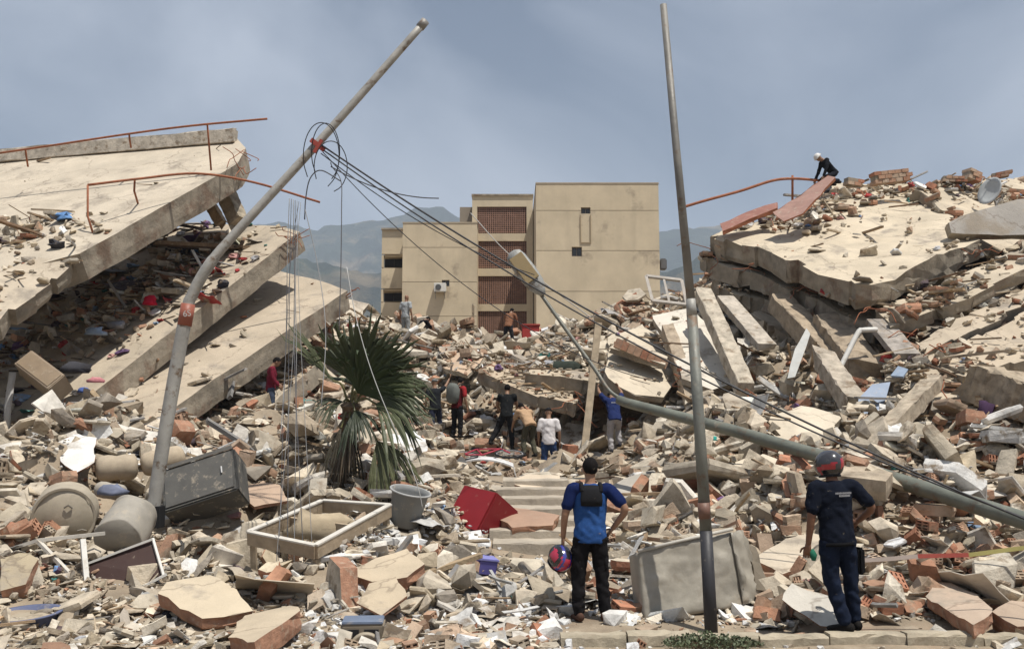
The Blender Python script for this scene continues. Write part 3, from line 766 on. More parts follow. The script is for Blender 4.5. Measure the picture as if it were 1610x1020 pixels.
def block_proto(seed, L=1.0, Wd=.62, Hh=.5, nc=3, nr=2, broken=True, rec=.3):
    """hollow clay block: ribbed box whose two ends are open cells"""
    r = random.Random(seed); vs, fs, cs = [], [], []
    def quad(a, b, c, d, col=0):
        k = len(vs); vs.extend([a, b, c, d]); fs.extend([(k, k+1, k+2), (k, k+2, k+3)]); cs.extend([col, col])
    x, y, z = L/2, Wd/2, Hh/2
    sk = [r.uniform(-.09, .09) if broken else 0 for _ in range(8)]
    def ex(sgn, yy, zz):
        i = (0 if sgn < 0 else 4) + (2 if yy > 0 else 0) + (1 if zz > 0 else 0)
        return sgn*x + sk[i]*(abs(yy)/y)
    for yy, zz, y2, z2 in ((-y, -z, y, -z), (y, -z, y, z), (y, z, -y, z), (-y, z, -y, -z)):
        quad((ex(-1, yy, zz), yy, zz), (ex(1, yy, zz), yy, zz), (ex(1, y2, z2), y2, z2), (ex(-1, y2, z2), y2, z2))
    for sgn in (-1, 1):
        t = .045
        for i in range(nc):
            for j in range(nr):
                y0, y1 = -y+2*y*i/nc, -y+2*y*(i+1)/nc; z0, z1 = -z+2*z*j/nr, -z+2*z*(j+1)/nr
                o = [(y0, z0), (y1, z0), (y1, z1), (y0, z1)]
                n_ = [(y0+t, z0+t), (y1-t, z0+t), (y1-t, z1-t), (y0+t, z1-t)]
                xs_ = sgn*x + sum(sk[(0 if sgn < 0 else 4):(4 if sgn < 0 else 8)])/4
                xi = xs_ - sgn*rec
                for k in range(4):
                    a, b, c, d = o[k], o[(k+1) % 4], n_[(k+1) % 4], n_[k]
                    A, B, C_, D_ = [(xs_, *q) for q in (a, b, c, d)]
                    E, G = (xi, *c), (xi, *d)
                    if sgn > 0: quad(A, B, C_, D_); quad(D_, C_, E, G)
                    else: quad(D_, C_, B, A); quad(G, E, C_, D_)
                q = [(xi, *k) for k in n_]
                quad(*(q if sgn > 0 else q[::-1]))
    return np.array(vs), np.array(fs), np.array(cs)
def plank_proto(seed, w=.12, t=.05):
    r = random.Random(seed); vs = []; T = []
    bend = r.uniform(-.04, .04)
    for k in range(3):
        x = -.5+k*.5; o = bend if k == 1 else 0
        for a, b in ((-w/2, -t/2), (w/2, -t/2), (w/2, t/2), (-w/2, t/2)):
            vs.append((x+r.uniform(-.03, .03), a+o, b))
    for k in range(2):
        for i in range(4):
            a, b = k*4+i, k*4+(i+1) % 4; T += [(a, b, b+4), (a, b+4, a+4)]
    T += [(3, 2, 1), (3, 1, 0), (8, 9, 10), (8, 10, 11)]
    return np.array(vs), np.array(T), np.zeros(len(T), int)
def sheet_proto(seed, n=5, amp=.12):
    """thin bent sheet with a little thickness"""
    r = random.Random(seed); vs = []; T = []; asp = r.uniform(.5, 1)
    for s in (0, 1):
        for j in range(n):
            for i in range(n):
                x, y = i/(n-1)-.5, (j/(n-1)-.5)*asp
                e = 1+.12*noise.noise(Vector((x*3, y*3, seed+7)))
                z = amp*noise.noise(Vector((x*2.2, y*2.2, seed)))*1.6 + amp*.5*math.sin(x*3+seed)
                vs.append((x*e, y*e, z-s*.012))
    for j in range(n-1):
        for i in range(n-1):
            a = j*n+i; T += [(a, a+1, a+n+1), (a, a+n+1, a+n)]
            b = a+n*n; T += [(b, b+n+1, b+1), (b, b+n, b+n+1)]
    rim = [i for i in range(n)] + [j*n+n-1 for j in range(1, n)] + [(n-1)*n+i for i in range(n-2, -1, -1)] + [j*n for j in range(n-2, 0, -1)]
    for k in range(len(rim)):
        a, b = rim[k], rim[(k+1) % len(rim)]; T += [(a, b+n*n, b), (a, a+n*n, b+n*n)]
    return np.array(vs), np.array(T), np.zeros(len(T), int)
def rag_proto(seed):
    """crumpled cloth or bag"""
    r = random.Random(seed); bm = bmesh.new(); bmesh.ops.create_icosphere(bm, subdivisions=2, radius=.5)
    for v in bm.verts:
        k = 1+.75*noise.noise(v.co*3.2+Vector((seed*3.1, 0, 0)))+.35*noise.noise(v.co*7+Vector((seed, 5, 0)))
        v.co = Vector((v.co.x*k, v.co.y*k*.8, max(v.co.z*k*.5, -.14)))
    V = np.array([v.co[:] for v in bm.verts]); bm.verts.index_update()
    T = np.array([[v.index for v in f.verts] for f in bm.faces]); bm.free()
    return V, T, np.zeros(len(T), int)

PROTO = {
 'chunk': [hull_proto(i, (1, random.uniform(.6, .95), random.uniform(.4, .75))) for i in range(12)],
 'shard': [hull_proto(40+i, (1, random.uniform(.3, .6), random.uniform(.15, .3)), 10) for i in range(8)],
 'plate': [plate_proto(i, random.uniform(.08, .2), random.choice((5, 6, 7))) for i in range(8)],
 'wallfrag': [plate_proto(60+i, random.uniform(.2, .36), random.choice((4, 5, 6)), True) for i in range(6)],
 'block': [block_proto(i, 1, random.uniform(.55, .7), random.uniform(.42, .52), *random.choice(((3, 2), (2, 3), (3, 3)))) for i in range(6)],
 'half': [block_proto(20+i, .55, .62, .5, 3, 2) for i in range(3)],
 'tile': [hull_proto(80+i, (1, .55, .10), 12) for i in range(4)],
 'plank': [plank_proto(i, random.uniform(.05, .16), random.uniform(.02, .05)) for i in range(6)],
 'sheet': [sheet_proto(i) for i in range(8)],
 'rag': [rag_proto(i) for i in range(6)],
}
P_CONC = [(.54,.47,.37),(.60,.525,.41),(.46,.395,.30),(.64,.555,.43),(.56,.47,.34),(.35,.305,.25),(.45,.37,.275),(.62,.545,.43)]
P_PALE = [(.68,.61,.50),(.74,.69,.61),(.78,.76,.72),(.64,.55,.43),(.70,.60,.46)]
P_CLAY = [(.46,.245,.155),(.50,.32,.215),(.42,.195,.12),(.54,.40,.29),(.48,.29,.195)]
P_WOOD = [(.34,.24,.15),(.44,.33,.21),(.25,.16,.10),(.52,.42,.30),(.40,.28,.17)]
P_GREY = [(.33,.31,.29),(.45,.44,.42),(.24,.23,.22),(.58,.57,.55)]
P_ACC = [(.13,.26,.50),(.45,.06,.06),(.10,.32,.30),(.60,.60,.62),(.05,.05,.06),(.55,.30,.28),(.30,.42,.60),(.12,.09,.10),(.78,.76,.73),(.20,.12,.25)]

STEP_BOX = (W(775, 870, 14.5).x, W(925, 870, 14.5).x, 14.3, 18.2)
KEEP_CLEAR = []          # (x, y, r): where named things stand
def clear_spot(px, d, r): p = on_ground(px, d); KEEP_CLEAR.append((p.x, p.y, r))
for q in ((105,13.6,.75),(195,12.2,.9),(190,13.0,.6),(300,14.2,.9),(500,13.0,1.1),(630,14.6,.45),(745,15.9,.7),(1095,11.3,.9),(930,10.96,.45),(1320,10.05,.45),
          (862,24,.6),(795,26,.6),(825,25.5,.5),(962,25,.6),(715,28,.6),(688,28.4,.5),(424,24,.5),(1118,10.5,.3),(238,14.2,.3),(570,10.4,.45),(415,10.7,.7),(310,11.8,.8),(40,11.0,.6),(770,21.5,1.0),(560,17,.6),(190,15.6,.8),
          (745,15.0,.6),(740,14.3,.4),(630,13.9,.45),(100,12.6,.5),(195,11.6,.6),(770,20.6,.9),(862,22.6,.9),(862,21.4,.8),(825,23.6,.7),(795,24.8,.6),(962,23.6,.7),(962,22.4,.6),(700,26.6,.9),(700,25.2,.8),(424,22.6,.5),(424,21.4,.5),(845,14.0,.7),(850,13.2,.5),(500,12.0,.5),(560,15.9,.6),(930,10.4,.6),(1320,9.7,.5)):
    clear_spot(*q)
KEEP_CLEAR += MASON
SIGHT = []               # in front of the helpers the trodden way stays open
for px_, d_ in ((863,24),(795,26),(828,25.4),(966,24.6),(718,28),(686,28.6),(424,24),(770,21.4)):
    for k_ in range(1, 6): p_ = on_ground(px_, d_-k_*.85); SIGHT.append((p_.x, p_.y, .62))
def clear_mask(x, y, f=1.0):
    ok = np.ones(len(x), bool)
    for a, b, r in KEEP_CLEAR+(SIGHT if f >= 1 else []): ok &= ((x-a)**2+(y-b)**2) > (r*f)**2
    return ok

rs = np.random.RandomState(11)
def rotmats(n, yaw, tilt, tdir, spin=None):
    ax = np.stack([np.cos(tdir), np.sin(tdir), np.zeros(n)], -1); c, s = np.cos(tilt), np.sin(tilt)
    K = np.zeros((n, 3, 3)); K[:, 0, 1] = -ax[:, 2]; K[:, 0, 2] = ax[:, 1]; K[:, 1, 0] = ax[:, 2]; K[:, 1, 2] = -ax[:, 0]; K[:, 2, 0] = -ax[:, 1]; K[:, 2, 1] = ax[:, 0]
    T = np.eye(3)[None]*1.0 + s[:, None, None]*K + (1-c)[:, None, None]*(K@K)
    Zr = np.zeros((n, 3, 3)); Zr[:, 0, 0] = np.cos(yaw); Zr[:, 0, 1] = -np.sin(yaw); Zr[:, 1, 0] = np.sin(yaw); Zr[:, 1, 1] = np.cos(yaw); Zr[:, 2, 2] = 1
    return T @ Zr
class Heap:
    """very many small pieces joined into one mesh of kind stuff"""
    def __init__(s): s.V, s.T, s.C, s.n = [], [], [], 0
    def put(s, kind, pos, size, cols, cols2=None, tilt=.45, stretch=.25):
        n = len(pos)
        if n == 0: return
        which = rs.randint(0, len(PROTO[kind]), n)
        Rm = rotmats(n, rs.uniform(0, 6.283, n), np.abs(rs.normal(0, tilt, n)), rs.uniform(0, 6.283, n))
        st = 1+rs.uniform(-stretch, stretch, (n, 3))
        for w, (V, T, fc) in enumerate(PROTO[kind]):
            k = np.nonzero(which == w)[0]
            if len(k) == 0: continue
            P = V[None]*st[k][:, None, :]*size[k][:, None, None]
            P = np.einsum('nij,nvj->nvi', Rm[k], P) + pos[k][:, None, :]
            off = s.n + np.arange(len(k))*len(V)
            s.V.append(P.reshape(-1, 3)); s.T.append((T[None]+off[:, None, None]).reshape(-1, 3)); s.n += len(k)*len(V)
            c1 = cols[k]; c2 = c1 if cols2 is None else cols2[k]
            fcol = np.where(fc[None, :, None] == 0, c1[:, None, :], c2[:, None, :])
            s.C.append(fcol.reshape(-1, 3))
    def build(s, name, label, m):
        V, T, C = np.concatenate(s.V), np.concatenate(s.T), np.concatenate(s.C)
        me = bpy.data.meshes.new(name)
        me.vertices.add(len(V)); me.vertices.foreach_set('co', V.ravel())
        me.loops.add(len(T)*3); me.loops.foreach_set('vertex_index', T.ravel().astype(np.int32))
        me.polygons.add(len(T)); me.polygons.foreach_set('loop_start', np.arange(0, len(T)*3, 3, dtype=np.int32))
        me.update(calc_edges=True)
        me.polygons.foreach_set('use_smooth', np.zeros(len(T), bool))
        ca = me.color_attributes.new('Col', 'FLOAT_COLOR', 'CORNER')
        cc = np.ones((len(T)*3, 4), np.float32); cc[:, :3] = np.repeat(C, 3, 0)
        ca.data.foreach_set('color', cc.ravel())
        o = link_mesh(name, me, m); tag(o, label, kind='stuff')
        return o, len(T)
def pick(pal, n, jit=.12):
    p = np.array(pal)[rs.randint(0, len(pal), n)]
    return np.clip(p*(1+rs.normal(0, jit, (n, 1))), .015, .85)

def field(n, d0=9.5, d1=46, power=-0.75, spread=.60):
    """random spots of the debris field, thinning out with distance"""
    a = power+1; u = rs.uniform(0, 1, n)
    d = (d0**a+(d1**a-d0**a)*u)**(1/a)
    x = rs.uniform(-spread, spread, n)*d
    return x, d
def thin(x, y):
    """chance that debris lies here: less on the trodden way, the steps and the forecourt"""
    p = np.ones(len(x))
    p[(x > STEP_BOX[0]-.1) & (x < STEP_BOX[1]+.1) & (y > STEP_BOX[2]) & (y < STEP_BOX[3])] = .04
    p *= np.where((x > STEP_BOX[0]-.2) & (x < STEP_BOX[1]+.2) & (y > 12.2) & (y < 14.4), .4, 1)
    p *= np.where((np.abs(x-.35) < 1.5) & (y < 14.4) & (y > 10.6), .65, 1)
    p *= np.where(y < 10.9, .55, 1)
    p *= np.where((y < 10.75) & (x > .55), .10, 1)
    p *= np.where((y > 18.2) & (y < 25) & (x > -1.6) & (x < 3.0), .5, 1)
    p *= np.where((y > 24.8) & (y < 28.2) & (x > -.5) & (x < 4.3), .55, 1)
    p *= np.where((x < -6) & (y > 30), .5, 1)
    return p
heap_a, heap_b, heap_c, heap_d = Heap(), Heap(), Heap(), Heap()
from mathutils.bvhtree import BVHTree
_bv, _bf = [], []
for _k in SLABS:
    _o = SLABS[_k][4]; _b = len(_bv); _bv += [v.co + _o.location for v in _o.data.vertices]; _bf += [tuple(i+_b for i in f.vertices) for f in _o.data.polygons]
SLAB_BVH = BVHTree.FromPolygons(_bv, _bf)
def rest(x, y, z, reach=1.2):
    """height of the first surface under a point"""
    g = hz(x, y); h = SLAB_BVH.ray_cast(Vector((x, y, z+reach)), Vector((0, 0, -1)))
    return max(g, h[0].z) if h[0] is not None else g
def under_slab(x, y, z, gap=.9):
    h = SLAB_BVH.ray_cast(Vector((x, y, z-.25)), Vector((0, 0, 1)), gap+.25)
    return h[0] is not None
_cw = [(f*math.cos(a), f*math.sin(a), p) for f in (.55, 1.0, 1.7, 2.6) for a, p in zip(_rs.uniform(0, 6.28, 3), _rs.uniform(0, 6.28, 3))]
def clump(x, y, k=0.0):
    """0..1: where coarse debris gathers"""
    s = np.zeros(len(x))
    for a, b, p in _cw: s += np.sin(a*x+b*y+p+k*2.1)
    return 1/(1+np.exp(-s*.9))
def strew(n, kind, pal, heap, med, sig=.5, lo=.03, hi=.45, tilt=.45, pal2=None, sink=.15, power=-0.75, region=None, grow=.55, d0=9.5, d1=46, gather=None, up=.035):
    cf = 1.0 if med > .25 else .72 if med > .12 else .35
    x, y = field(n, d0, d1, power)
    k = (rs.uniform(0, 1, n) < thin(x, y)) & clear_mask(x, y, cf)
    if gather is not None: k &= rs.uniform(0, 1, n) < .12+.88*(clump(x, y, gather) if gather >= 0 else 1-clump(x, y, -gather-1))
    if region is not None: k &= region(x, y)
    x, y = x[k], y[k]; n = len(x)
    s = np.clip(med*(y/14)**grow*np.exp(rs.normal(0, sig, n)), lo, hi*(y/14)**.3)
    z = H(x, y) + s*(.22-sink) + np.abs(rs.normal(0, up, n))*np.clip((y-10.5)/2, 0, 1)
    if med > .15 and n:
        ok = np.array([not under_slab(x[i], y[i], z[i], s[i]*.6) for i in range(n)]); x, y, z, s = x[ok], y[ok], z[ok], s[ok]; n = len(x)
    heap.put(kind, np.stack([x, y, z], -1), s, pick(pal, n), None if pal2 is None else pick(pal2, n), tilt)
# coarse pieces thrown over one another, then smaller ones, then crumbs in the hollows
strew(5200, 'chunk', P_CONC+P_PALE[:2]+P_PALE[3:], heap_a, .27, .35, hi=.7, tilt=1.1, gather=0, up=.10, d0=10.8, sink=.02)
strew(4200, 'plate', P_CONC+P_PALE, heap_a, .38, .35, hi=.9, tilt=.75, gather=0, up=.10, d0=10.8, sink=.0)
strew(2600, 'wallfrag', P_PALE[:1]+P_CONC, heap_c, .34, .35, hi=.7, tilt=.8, pal2=P_CLAY, gather=2, up=.08, d0=10.8, sink=.0)
strew(15000, 'chunk', P_CONC+P_PALE[3:], heap_a, .10, .55, gather=0, up=.06)
strew(9000, 'shard', P_CONC+P_PALE[:2], heap_a, .17, .5, tilt=.7, up=.06)
strew(6000, 'plate', P_CONC+P_PALE, heap_a, .20, .5, tilt=.6, gather=1)
strew(17000, 'chunk', P_CONC+P_PALE, heap_a, .040, .5, lo=.018, d1=18, power=-1.2)
strew(2600, 'shard', P_CONC+P_PALE+P_CLAY[:2], heap_a, .11, .4, d1=14.5, tilt=.5, power=-1.1)
strew(2500, 'chunk', P_CLAY, heap_c, .034, .4, lo=.016, d1=17, power=-1.2, gather=2)
strew(7000, 'chunk', P_PALE, heap_b, .07, .55, gather=1)
strew(700, 'block', P_CLAY+[(.52,.40,.29)], heap_c, .25, .15, tilt=.9, hi=.34, up=.08, region=lambda x, y: (x > 2.2) & (y < 16), d1=16, sink=.0)
strew(11000, 'chunk', [(.84,.83,.81),(.80,.78,.74)], heap_b, .07, .6, region=lambda x, y: (x > -2.2) & (x < 3) & (y < 15.5), d1=16)
strew(2600, 'sheet', P_PALE+P_GREY[1:2], heap_b, .22, .5, tilt=.5, up=.08)
strew(5500, 'chunk', P_CLAY, heap_c, .08, .5, gather=2)
strew(2400, 'tile', P_CLAY, heap_c, .16, .4, tilt=.7, gather=2)
strew(2200, 'block', P_CLAY+[(.52,.40,.29),(.55,.45,.34)]*2, heap_c, .24, .22, tilt=.9, hi=.36, gather=2, up=.06)
strew(1300, 'half', P_CLAY+[(.52,.40,.29)], heap_c, .26, .2, tilt=.9, hi=.36, gather=2, up=.06)
strew(2600, 'plank', P_WOOD, heap_d, .36, .5, hi=1.2, tilt=.4, sink=.02, gather=3, up=.08)
strew(800, 'plank', P_GREY+P_PALE[:2], heap_d, .5, .5, hi=1.4, tilt=.4, sink=.02, up=.08)
strew(600, 'rag', P_ACC, heap_d, .13, .4, tilt=.3, gather=3)
strew(380, 'sheet', P_ACC, heap_d, .16, .4, tilt=.6, gather=3)
# litter lying on the tilted slabs
def in_poly(x, y, Q):
    ins = np.zeros(len(x), bool); j = len(Q)-1
    for i in range(len(Q)):
        a, b = Q[i], Q[j]
        c = ((a.y > y) != (b.y > y)) & (x < (b.x-a.x)*(y-a.y)/(b.y-a.y+1e-12)+a.x)
        ins ^= c; j = i
    return ins
def litter(key, n, kind, pal, heap, med, sig=.45, tilt=.4, pal2=None, where=None, clump=.8, lift=0.0):
    c, (u, v, nn), Q, T, o = SLABS[key]
    xs_ = np.array([q.x for q in Q]); ys_ = np.array([q.y for q in Q])
    x = rs.uniform(xs_.min(), xs_.max(), n*4); y = rs.uniform(ys_.min(), ys_.max(), n*4)
    k = in_poly(x, y, Q)
    f = np.array([noise.noise(Vector((a*clump, b*clump, len(key)+.3))) for a, b in zip(x, y)])
    k &= rs.uniform(-.35, .45, len(x)) < f
    P = np.array([tuple(c)])+x[:, None]*np.array([tuple(u)])+y[:, None]*np.array([tuple(v)])
    if where is not None: 
        pp = np.array([proj(p) for p in P]); k &= where(pp[:, 0], pp[:, 1])
    P = P[k][:n]; n = len(P)
    s = med*np.exp(rs.normal(0, sig, n))
    P = P + np.array([tuple(nn)])*(s*.12+lift)[:, None]
    heap.put(kind, P, s, pick(pal, n), None if pal2 is None else pick(pal2, n), tilt)
for key, k in (('A', .08), ('A2', .3), ('B', .5), ('C', .05), ('D', .5), ('E', .5), ('R1', .2), ('R1b', .8), ('R2', .3), ('R3', .3), ('R4', .6), ('R4b', .5), ('R5', .35), ('R6', .6), ('R8', .3), ('R9', .3), ('M1', .3), ('M2', .8), ('M3', .06), ('M4', .05), ('M7', .1)):
    litter(key, int(160*k), 'chunk', P_CONC, heap_a, .10); litter(key, int(60*k), 'plate', P_CONC+P_PALE, heap_a, .22)
    litter(key, int(70*k), 'chunk', P_CLAY, heap_c, .11); litter(key, int(60*k), 'plank', P_WOOD, heap_d, .5, tilt=.15)
litter('B', 110, 'rag', P_ACC, heap_d, .24, clump=1.3); litter('B', 90, 'sheet', P_ACC+P_GREY, heap_d, .4); litter('B', 120, 'plank', [(.08,.06,.05),(.2,.14,.09),(.12,.1,.09)], heap_d, .9, tilt=.12)
litter('R4', 50, 'wallfrag', P_CONC, heap_c, .35, pal2=P_CLAY); litter('R1b', 120, 'wallfrag', P_CONC, heap_c, .35, pal2=P_CLAY)
# heaps pressed between and in front of slabs
def pile(q, rad, n, kind, pal, heap, med, pal2=None, tilt=.7, sig=.4):
    c = np.array(tuple(W(*q))); g = rs.normal(0, 1, (n, 3))*np.array(rad)
    s = med*np.exp(rs.normal(0, sig, n)); P = c[None]+g
    top = rad[2]*np.exp(-(g[:, 0]/rad[0])**2*.5-(g[:, 1]/rad[1])**2*.5)
    for i in range(n): P[i, 2] = rest(P[i, 0], P[i, 1], c[2], .5) + s[i]*.15 + abs(rs.normal(0, .3))*top[i]
    heap.put(kind, P, s, pick(pal, n), None if pal2 is None else pick(pal2, n), tilt)
for q, rad, n in (((1420,480,25.5),(1.6,.8,.3),200), ((1560,420,27),(1.6,1,.3),320), ((1440,575,22.4),(.8,.8,.25),70),
                  ((1140,420,31),(.6,.8,.3),160), ((1400,288,34),(2.4,.6,.12),300), ((1540,288,33.6),(1.8,.7,.15),260), ((1250,330,31.5),(1.0,.8,.2),220), ((1330,600,23),(1.2,1,.4),320), ((1190,600,23.6),(.8,.8,.3),260),
                  ((520,540,31),(1.2,1.2,.6),300), ((470,660,26),(.8,1,.3),200), ((60,360,25),(1.0,1.4,.12),200), ((200,430,28),(1.4,1.2,.4),150), ((900,560,30),(1.6,1,.25),520), ((1000,496,33.5),(1.4,.8,.3),300), ((850,540,33),(2.0,1,.2),420),
                  ((330,620,27),(2.0,1.2,.5),300), ((130,440,27),(1.6,1.2,.5),260), ((260,370,29.5),(1.2,1.0,.5),220), ((100,700,23),(2.2,1.0,.3),420)):
    pile(q, rad, int(n*.45), 'chunk', P_CONC+P_PALE[:1], heap_a, .16); pile(q, rad, int(n*.16), 'plate', P_CONC+P_PALE, heap_b, .34)
    pile(q, rad, int(n*.22), 'wallfrag', P_CONC, heap_c, .26, P_CLAY); pile(q, rad, int(n*.07), 'rag', P_ACC, heap_d, .22); pile(q, rad, int(n*.12), 'plank', P_WOOD+P_GREY, heap_d, .7, tilt=.5)
tri = 0
for h, nm, lb in ((heap_a, 'concrete_rubble', 'grey beige broken concrete covering the whole debris field'), (heap_b, 'plaster_rubble', 'pale plaster and white render crumbs among the debris'), (heap_c, 'brick_rubble', 'small terracotta brick and tile fragments all over the debris'), (heap_d, 'splinter_debris', 'splintered wood, rags and paper scattered through the debris')):
    o, t = h.build(nm, lb, M['rubble_attr']); tri += t
print('RUBBLE TRIS', tri)

# ---------------------------------------------------------------- larger pieces, each one a thing
def zone(px, d):
    if d > 30: return 'on the mound below the apartment block' if px < 1060 else 'on top of the crushed block'
    if px > 1060:
        if d > 20: return 'below the crushed floors'
        if px > 1400: return 'beyond the helmeted man'
        return 'around the upright pole' if d < 14 else 'on the slope under the fallen lamp pole'
    if d < 15 and 690 < px < 1060: return 'on the trodden way before the steps'
    if px > 690: return 'beside the steps' if d < 20 else 'around the helpers by the dark hollow'
    if px < 420: return 'around the drums' if d < 19 else 'at the foot of the tilted floors'
    return 'around the table frame' if d < 19 else 'between the tilted floors and the palm'
LANDMARKS = [(on_ground(a, b), n, r) for a, b, n, r in ((100,13.3,'the closed drum',1.2),(186,12.9,'the open drum',1.0),(310,14.5,'the dark wardrobe',1.3),(500,13,'the table frame',1.4),(632,14.2,'the grey tub',1.0),(745,15.5,'the red cabinet',1.2),(540,16.6,'the palm trunk',1.5),(1095,11.3,'the canvas box',1.2),
  (930,10.96,'the man in blue',1.0),(1320,10.05,'the helmeted man',1.3),(762,13,'the violet crate',.9),(570,10.3,'the loudspeaker',1.0),(40,10.8,'the blue basin',1.1),(195,12,'the overturned table',1.0),(190,15.8,'the rolled mattresses',1.2),(770,21.4,'the bicycle',1.5),(863,23.5,'the white shirted man',1.2),(920,24,'the timber prop',1.3),
  (1370,21,'the slate blue board',1.6),(424,23.5,'the man in maroon',1.5),(238,14.2,'the bent lamp post',.8),(1500,10.6,'the barrier tape',1.6),(700,28,'the backpack man',1.6),(834,40,'the red bin',2.2),(638,38,'the bald man',2.2),(800,41,'the bare backed man',1.8),(1045,32.5,'the window frame',2.0),(1180,15.8,'the fallen lamp pole',1.4),(1450,13.2,'the lower fallen pole',1.2),(965,18,'the head of the steps',1.3))]
def place_name(x, y, px):
    best = min(LANDMARKS, key=lambda q: math.hypot(q[0].x-x, q[0].y-y)/q[2])
    return ('behind ' if y > best[0].y+.55 else 'before ' if y < best[0].y-.55 else 'beside ')+best[1] if math.hypot(best[0].x-x, best[0].y-y) < best[2] else zone(px, y)
MESHES = {}
def proto_mesh(kind, i):
    key = (kind, i)
    if key not in MESHES:
        V, T, fc = PROTO[kind][i]; me = bpy.data.meshes.new(kind); me.from_pydata(V.tolist(), [], T.tolist())
        bm = bmesh.new(); bm.from_mesh(me); bmesh.ops.remove_doubles(bm, verts=bm.verts, dist=.0005)
        if kind in ('plank',): bmesh.ops.recalc_face_normals(bm, faces=bm.faces)
        bm.to_mesh(me); bm.free()
        MESHES[key] = me
    return MESHES[key]
WORD = {}
def big(n, kind, name, what, cat, pal, m, med, sig=.35, lo=.2, hi=1.2, tilt=.4, lift=.12, power=-.4, m2=None, d1=40, flat=(1, 1, 1), sm=False):
    x, y = field(n*3, 10.7, d1, power, .54)
    k = (rs.uniform(0, 1, len(x)) < thin(x, y)) & clear_mask(x, y, 1.15)
    x, y = x[k][:n], y[k][:n]
    zz = H(x, y)
    for i in range(len(x)):
        s = min(hi, max(lo, med*(y[i]/15)**.4*math.exp(random.gauss(0, sig))))
        pp = proj((x[i], y[i], zz[i]))
        if not (-30 < pp[0] < 1640): continue
        if under_slab(x[i], y[i], zz[i], s*.7): continue
        if 735 < pp[0] < 965 and y[i] < 19 and s > .32: continue
        me = proto_mesh(kind, random.randrange(len(PROTO[kind])))
        if not me.materials:
            me.materials.append(M[m])
            if m2:
                me.materials.append(M[m2])
                V, T, fc = PROTO[kind][[a for a in MESHES if MESHES[a] is me][0][1]]
                if len(fc) == len(me.polygons): me.polygons.foreach_set('material_index', fc.tolist())
            if sm: me.polygons.foreach_set('use_smooth', [True]*len(me.polygons))
        o = bpy.data.objects.new(name, me); COL.objects.link(o)
        o.location = (x[i], y[i], zz[i]+s*lift+abs(random.gauss(0, .04)))
        o.rotation_euler = (random.gauss(0, tilt), random.gauss(0, tilt), random.uniform(0, 6.28))
        o.scale = [s*flat[j]*random.uniform(.8, 1.2) for j in range(3)]
        c = random.choice(pal); j = random.uniform(.85, 1.15); o.color = (*[min(.85, q*j) for q in c], 1)
        zn = place_name(x[i], y[i], pp[0]); zone_ = zone(pp[0], y[i])
        tone = o.color; lum = sum(tone[:3])/3; warm = tone[0]/max(tone[2], .01)
        tw = ('white' if lum > .66 else 'cream' if lum > .5 else 'terracotta' if warm > 2.1 and cat in ('clay block', 'wall fragment') else 'tan' if lum > .38 else 'brown' if warm > 1.5 else 'dark grey' if lum < .15 else 'grey')
        if cat == 'cloth': tw = 'red' if tone[0] > 2*max(tone[1], tone[2]) else 'blue' if tone[2] > 1.4*tone[0] else 'black' if lum < .12 else 'white' if lum > .55 else 'faded'
        sz = 'small ' if s < med*.85 else 'large ' if s > med*1.35 else ''
        lg = '' if cat in ('plank', 'metal strip', 'cloth') else 'long ' if o.scale[0] > 1.25*o.scale[1] else 'squat ' if o.scale[1] > 1.25*o.scale[0] else ''
        up = ' on edge' if abs(o.rotation_euler[0])+abs(o.rotation_euler[1]) > 1.1 else ''
        lb = f'{sz}{lg}{tw} {what}{up} {zn}'
        if len(lb.split()) > 16: lb = f'{sz}{tw} {what} {zn}'
        tag(o, lb, cat, f'{cat}s {zn}')
big(300, 'chunk', 'concrete_chunk', 'broken concrete chunk', 'concrete chunk', P_CONC+P_PALE[:1], 'rubble_obj', .34, hi=.9)
big(190, 'plate', 'plaster_slab', 'broken plaster slab', 'plaster slab', P_CONC+P_PALE*2, 'rubble_obj', .62, .42, hi=1.5, tilt=.38, lift=.2)
big(190, 'wallfrag', 'masonry_fragment', 'plastered brick wall fragment', 'wall fragment', P_CONC+P_PALE[:2], 'rubble_obj', .5, hi=1.2, tilt=.5, m2='clay_core')
big(200, 'block', 'clay_block', 'hollow clay block', 'clay block', P_CLAY+[(.52,.38,.27),(.55,.44,.33)]*2, 'clay', .33, .12, .26, .42, tilt=.9)
big(90, 'half', 'clay_block', 'broken half clay block', 'clay block', P_CLAY, 'clay', .33, .12, .26, .42, tilt=.9)
big(130, 'plank', 'wooden_plank', 'splintered plank', 'plank', P_WOOD, 'wood', 1.1, .35, .5, 2.2, tilt=.22, lift=.05)
big(60, 'plank', 'metal_strip', 'bent metal strip', 'metal strip', P_GREY+P_PALE[1:3], 'metal', 1.1, .35, .5, 2.0, tilt=.25, lift=.06, flat=(1, .7, .5))
big(70, 'sheet', 'torn_sheet', 'torn bent sheet', 'sheet', P_PALE+P_GREY, 'thing', .7, .35, .3, 1.4, tilt=.45, lift=.15)
big(60, 'rag', 'crumpled_cloth', 'crumpled cloth', 'cloth', P_ACC, 'cloth', .32, .3, .18, .6, tilt=.2, lift=.1, sm=True)

